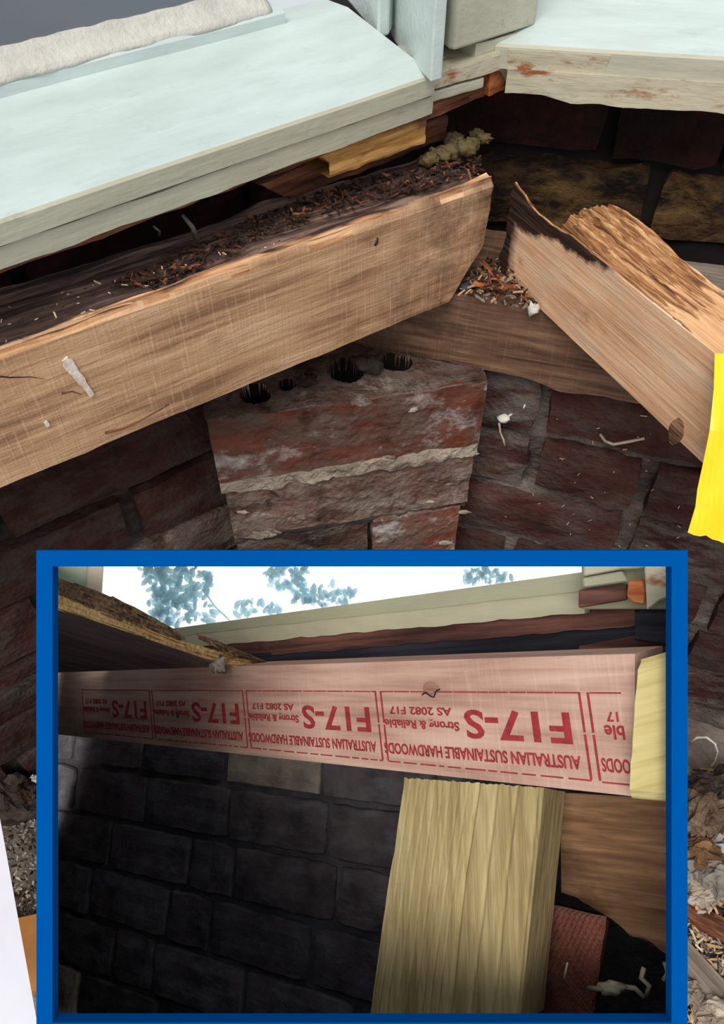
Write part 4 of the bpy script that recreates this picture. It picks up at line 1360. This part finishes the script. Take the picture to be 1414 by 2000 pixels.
tag(link('tree_branch', tube([I(395, 1150, .69), I(420, 1185, .69), I(452, 1215, .69)], .0008, M_['leaf'], 5)), 'thin branch hanging below the pale leaves', 'branch')
jam = tag(empty('window_jamb', Matrix.Translation(I(160, 1130, .66))), 'pale green window jamb with cream edge at the upper left of inset', 'window jamb')
flatpx('jamb_board', [(98, 1100), (172, 1100), (164, 1200), (98, 1200)], .66, .02, M_['jamb'], jam)
flatpx('jamb_edge', [(172, 1100), (203, 1100), (195, 1230), (164, 1200)], .655, .02, M_['jamb2'], jam)

# brick wall of the inset: parallel to the beam, behind it
random.seed(12)
W0, W1, W2 = I(84, 1430, .92), I(1316, 1530, .53), I(84, 2003, .815)
wo = W0
yw = (W1 - W0).cross(W2 - W0).normalized()
if yw.dot(wo - Vector((0, 0, CZ))) < 0: yw = -yw
xw = (on_plane(1316, 1692, W0, yw) - on_plane(84, 1500, W0, yw)).normalized()
zw = xw.cross(yw).normalized()
MWl = Matrix((xw, yw, zw)).transposed().to_4x4()
MWl = Matrix.Translation(wo) @ MWl
wn2 = MWl.to_3x3() @ Vector((0, 1, 0))
wp = lambda x, y, k=0: on_plane(x, y, wo + wn2 * k, wn2)
q = [wp(84, 1430, .005), wp(1316, 1500, .005), wp(1316, 2003, .005), wp(84, 2003, .005)]
iw = quad_slab('brick_wall', q, .012, M_['imortar'], (90, 1, 60), lambda p, u, v, w: p + Vector((0, fb(p, 50, 3) * .0016 if v == 0 else 0, 0)), None, False, 'view')
q2 = [I(95, 1300, .95), I(1319, 1300, .56), I(1319, 1560, .555), I(95, 1560, .945)]
quad_slab('back_panel', q2, .004, M_['boxin'], (1, 1, 1), None, box, False, 'view')
tag(iw, 'dark brick wall tinted with blue-grey haze behind the stamped beam and pine post', 'brick wall')
Wi = MWl.inverted()
CH, BL, JT = .050, .118, .005
cz0 = .02
pools = {}
for key, ln in (('s', BL), ('h', BL / 2), ('q', BL * .7)):
    for m in ('ibrick', 'ibrick_pale'):
        pools[key, m] = brick_meshes(ln - JT, .010, CH - JT, M_[m], 3, .0022, r=.004)
for c in range(11):
    z = cz0 + CH - (c + 1) * CH
    # where this course meets the left edge of the box
    y = 1700.0
    for _ in range(12):
        l = Wi @ wp(84, y)
        y += (l.z - (z + CH / 2)) * 1500
    x = (Wi @ wp(84, y)).x + .001
    xmax = (Wi @ wp(1312, 1750)).x
    first = True
    while x < xmax:
        key = random.choice('shq') if first and c % 2 else random.choices('shq', (5, 2, 1))[0]
        ln = {'s': BL, 'h': BL / 2, 'q': BL * .7}[key]
        pc = MWl @ Vector((x + ln / 2, 0, z + CH / 2))
        dcam = (pc - Vector((0, 0, CZ)))
        cy_ = Vector((0, math.sin(PITCH), math.cos(PITCH))); cf = Vector((0, math.cos(PITCH), -math.sin(PITCH)))
        ppx_, ppy_ = 707 + F * dcam.x / dcam.dot(cf), 1000 - F * dcam.dot(cy_) / dcam.dot(cf)
        m = 'ibrick'
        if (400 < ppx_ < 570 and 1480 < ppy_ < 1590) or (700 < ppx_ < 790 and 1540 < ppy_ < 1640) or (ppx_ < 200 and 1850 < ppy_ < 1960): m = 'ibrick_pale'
        pe = MWl @ Vector((x + ln, 0, z + CH / 2)) - Vector((0, 0, CZ))
        if 1400 < ppy_ < 1990 and 707 + F * pe.x / pe.dot(cf) < 1322:
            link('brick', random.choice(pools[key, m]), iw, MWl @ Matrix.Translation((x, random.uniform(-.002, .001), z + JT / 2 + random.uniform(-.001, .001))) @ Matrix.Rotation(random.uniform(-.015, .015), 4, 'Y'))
        x += ln
        first = False

# dark plate, red brick and root, lower right of the inset
q = [I(1096, 1548, .445), I(1312, 1560, .40), I(1312, 1864, .40), I(1096, 1740, .445)]
def ipd(p, u, v, w):
    qq = p.copy()
    if w == 0: qq.z += fb(Vector((p.x, 0, 0)), 60, 2) * .003
    qq.y += fb(p, 40, 3) * .0008
    return qq
tag(quad_slab('old_plate', q, .025, M_['iplate'], (30, 2, 16), ipd, None, False, 'view'), 'old brown sawn timber plate right of the pine post', 'timber plate')
q = [I(1074, 1768, .425), I(1180, 1792, .40), I(1154, 2000, .40), I(1042, 1998, .425)]
rb = quad_slab('red_brick', q, .03, M_['ibrick_red'], (40, 4, 50), lambda p, u, v, w: p + Vector((0, (.0006 * math.sin(p.x * 1900 + p.z * 500) * math.sin(p.z * 1700) if v == 0 else 0) + fb(p, 60, 3) * .001 + (.002 if v == 0 and (u in (0, 1) or w in (0, 1)) else 0), 0)), None, False, I(1192, 1800, .43) - I(1180, 1792, .40))
tag(rb, 'dimpled red brick standing beside the foot of the pine post', 'brick')
ro = tag(empty('dry_root', Matrix.Translation(I(1190, 1930, .39))), 'pale twisted root and cobweb hanging in front of the red brick', 'root')
rt = lambda pts, r, m: link('strand', tube([I(*p) for p in pts], r, m, 6), ro, Matrix())
rt([(1150, 1930, .392), (1175, 1932, .385), (1200, 1925, .38), (1240, 1930, .378), (1258, 1948, .376)], .0013, M_['root'])
rt([(1258, 1890, .38), (1252, 1910, .378), (1268, 1925, .378), (1262, 1945, .378)], .0013, M_['root'])
rt([(1298, 1880, .378), (1304, 1900, .378), (1296, 1915, .378)], .0012, M_['root'])
rt([(1100, 1885, .395), (1108, 1880, .392), (1102, 1910, .392)], .0006, M_['root'])
blob('bulb', I(1196, 1930, .378), .0042, M_['root'], 5, ro, 9, (1.5, .8, .9), .4)
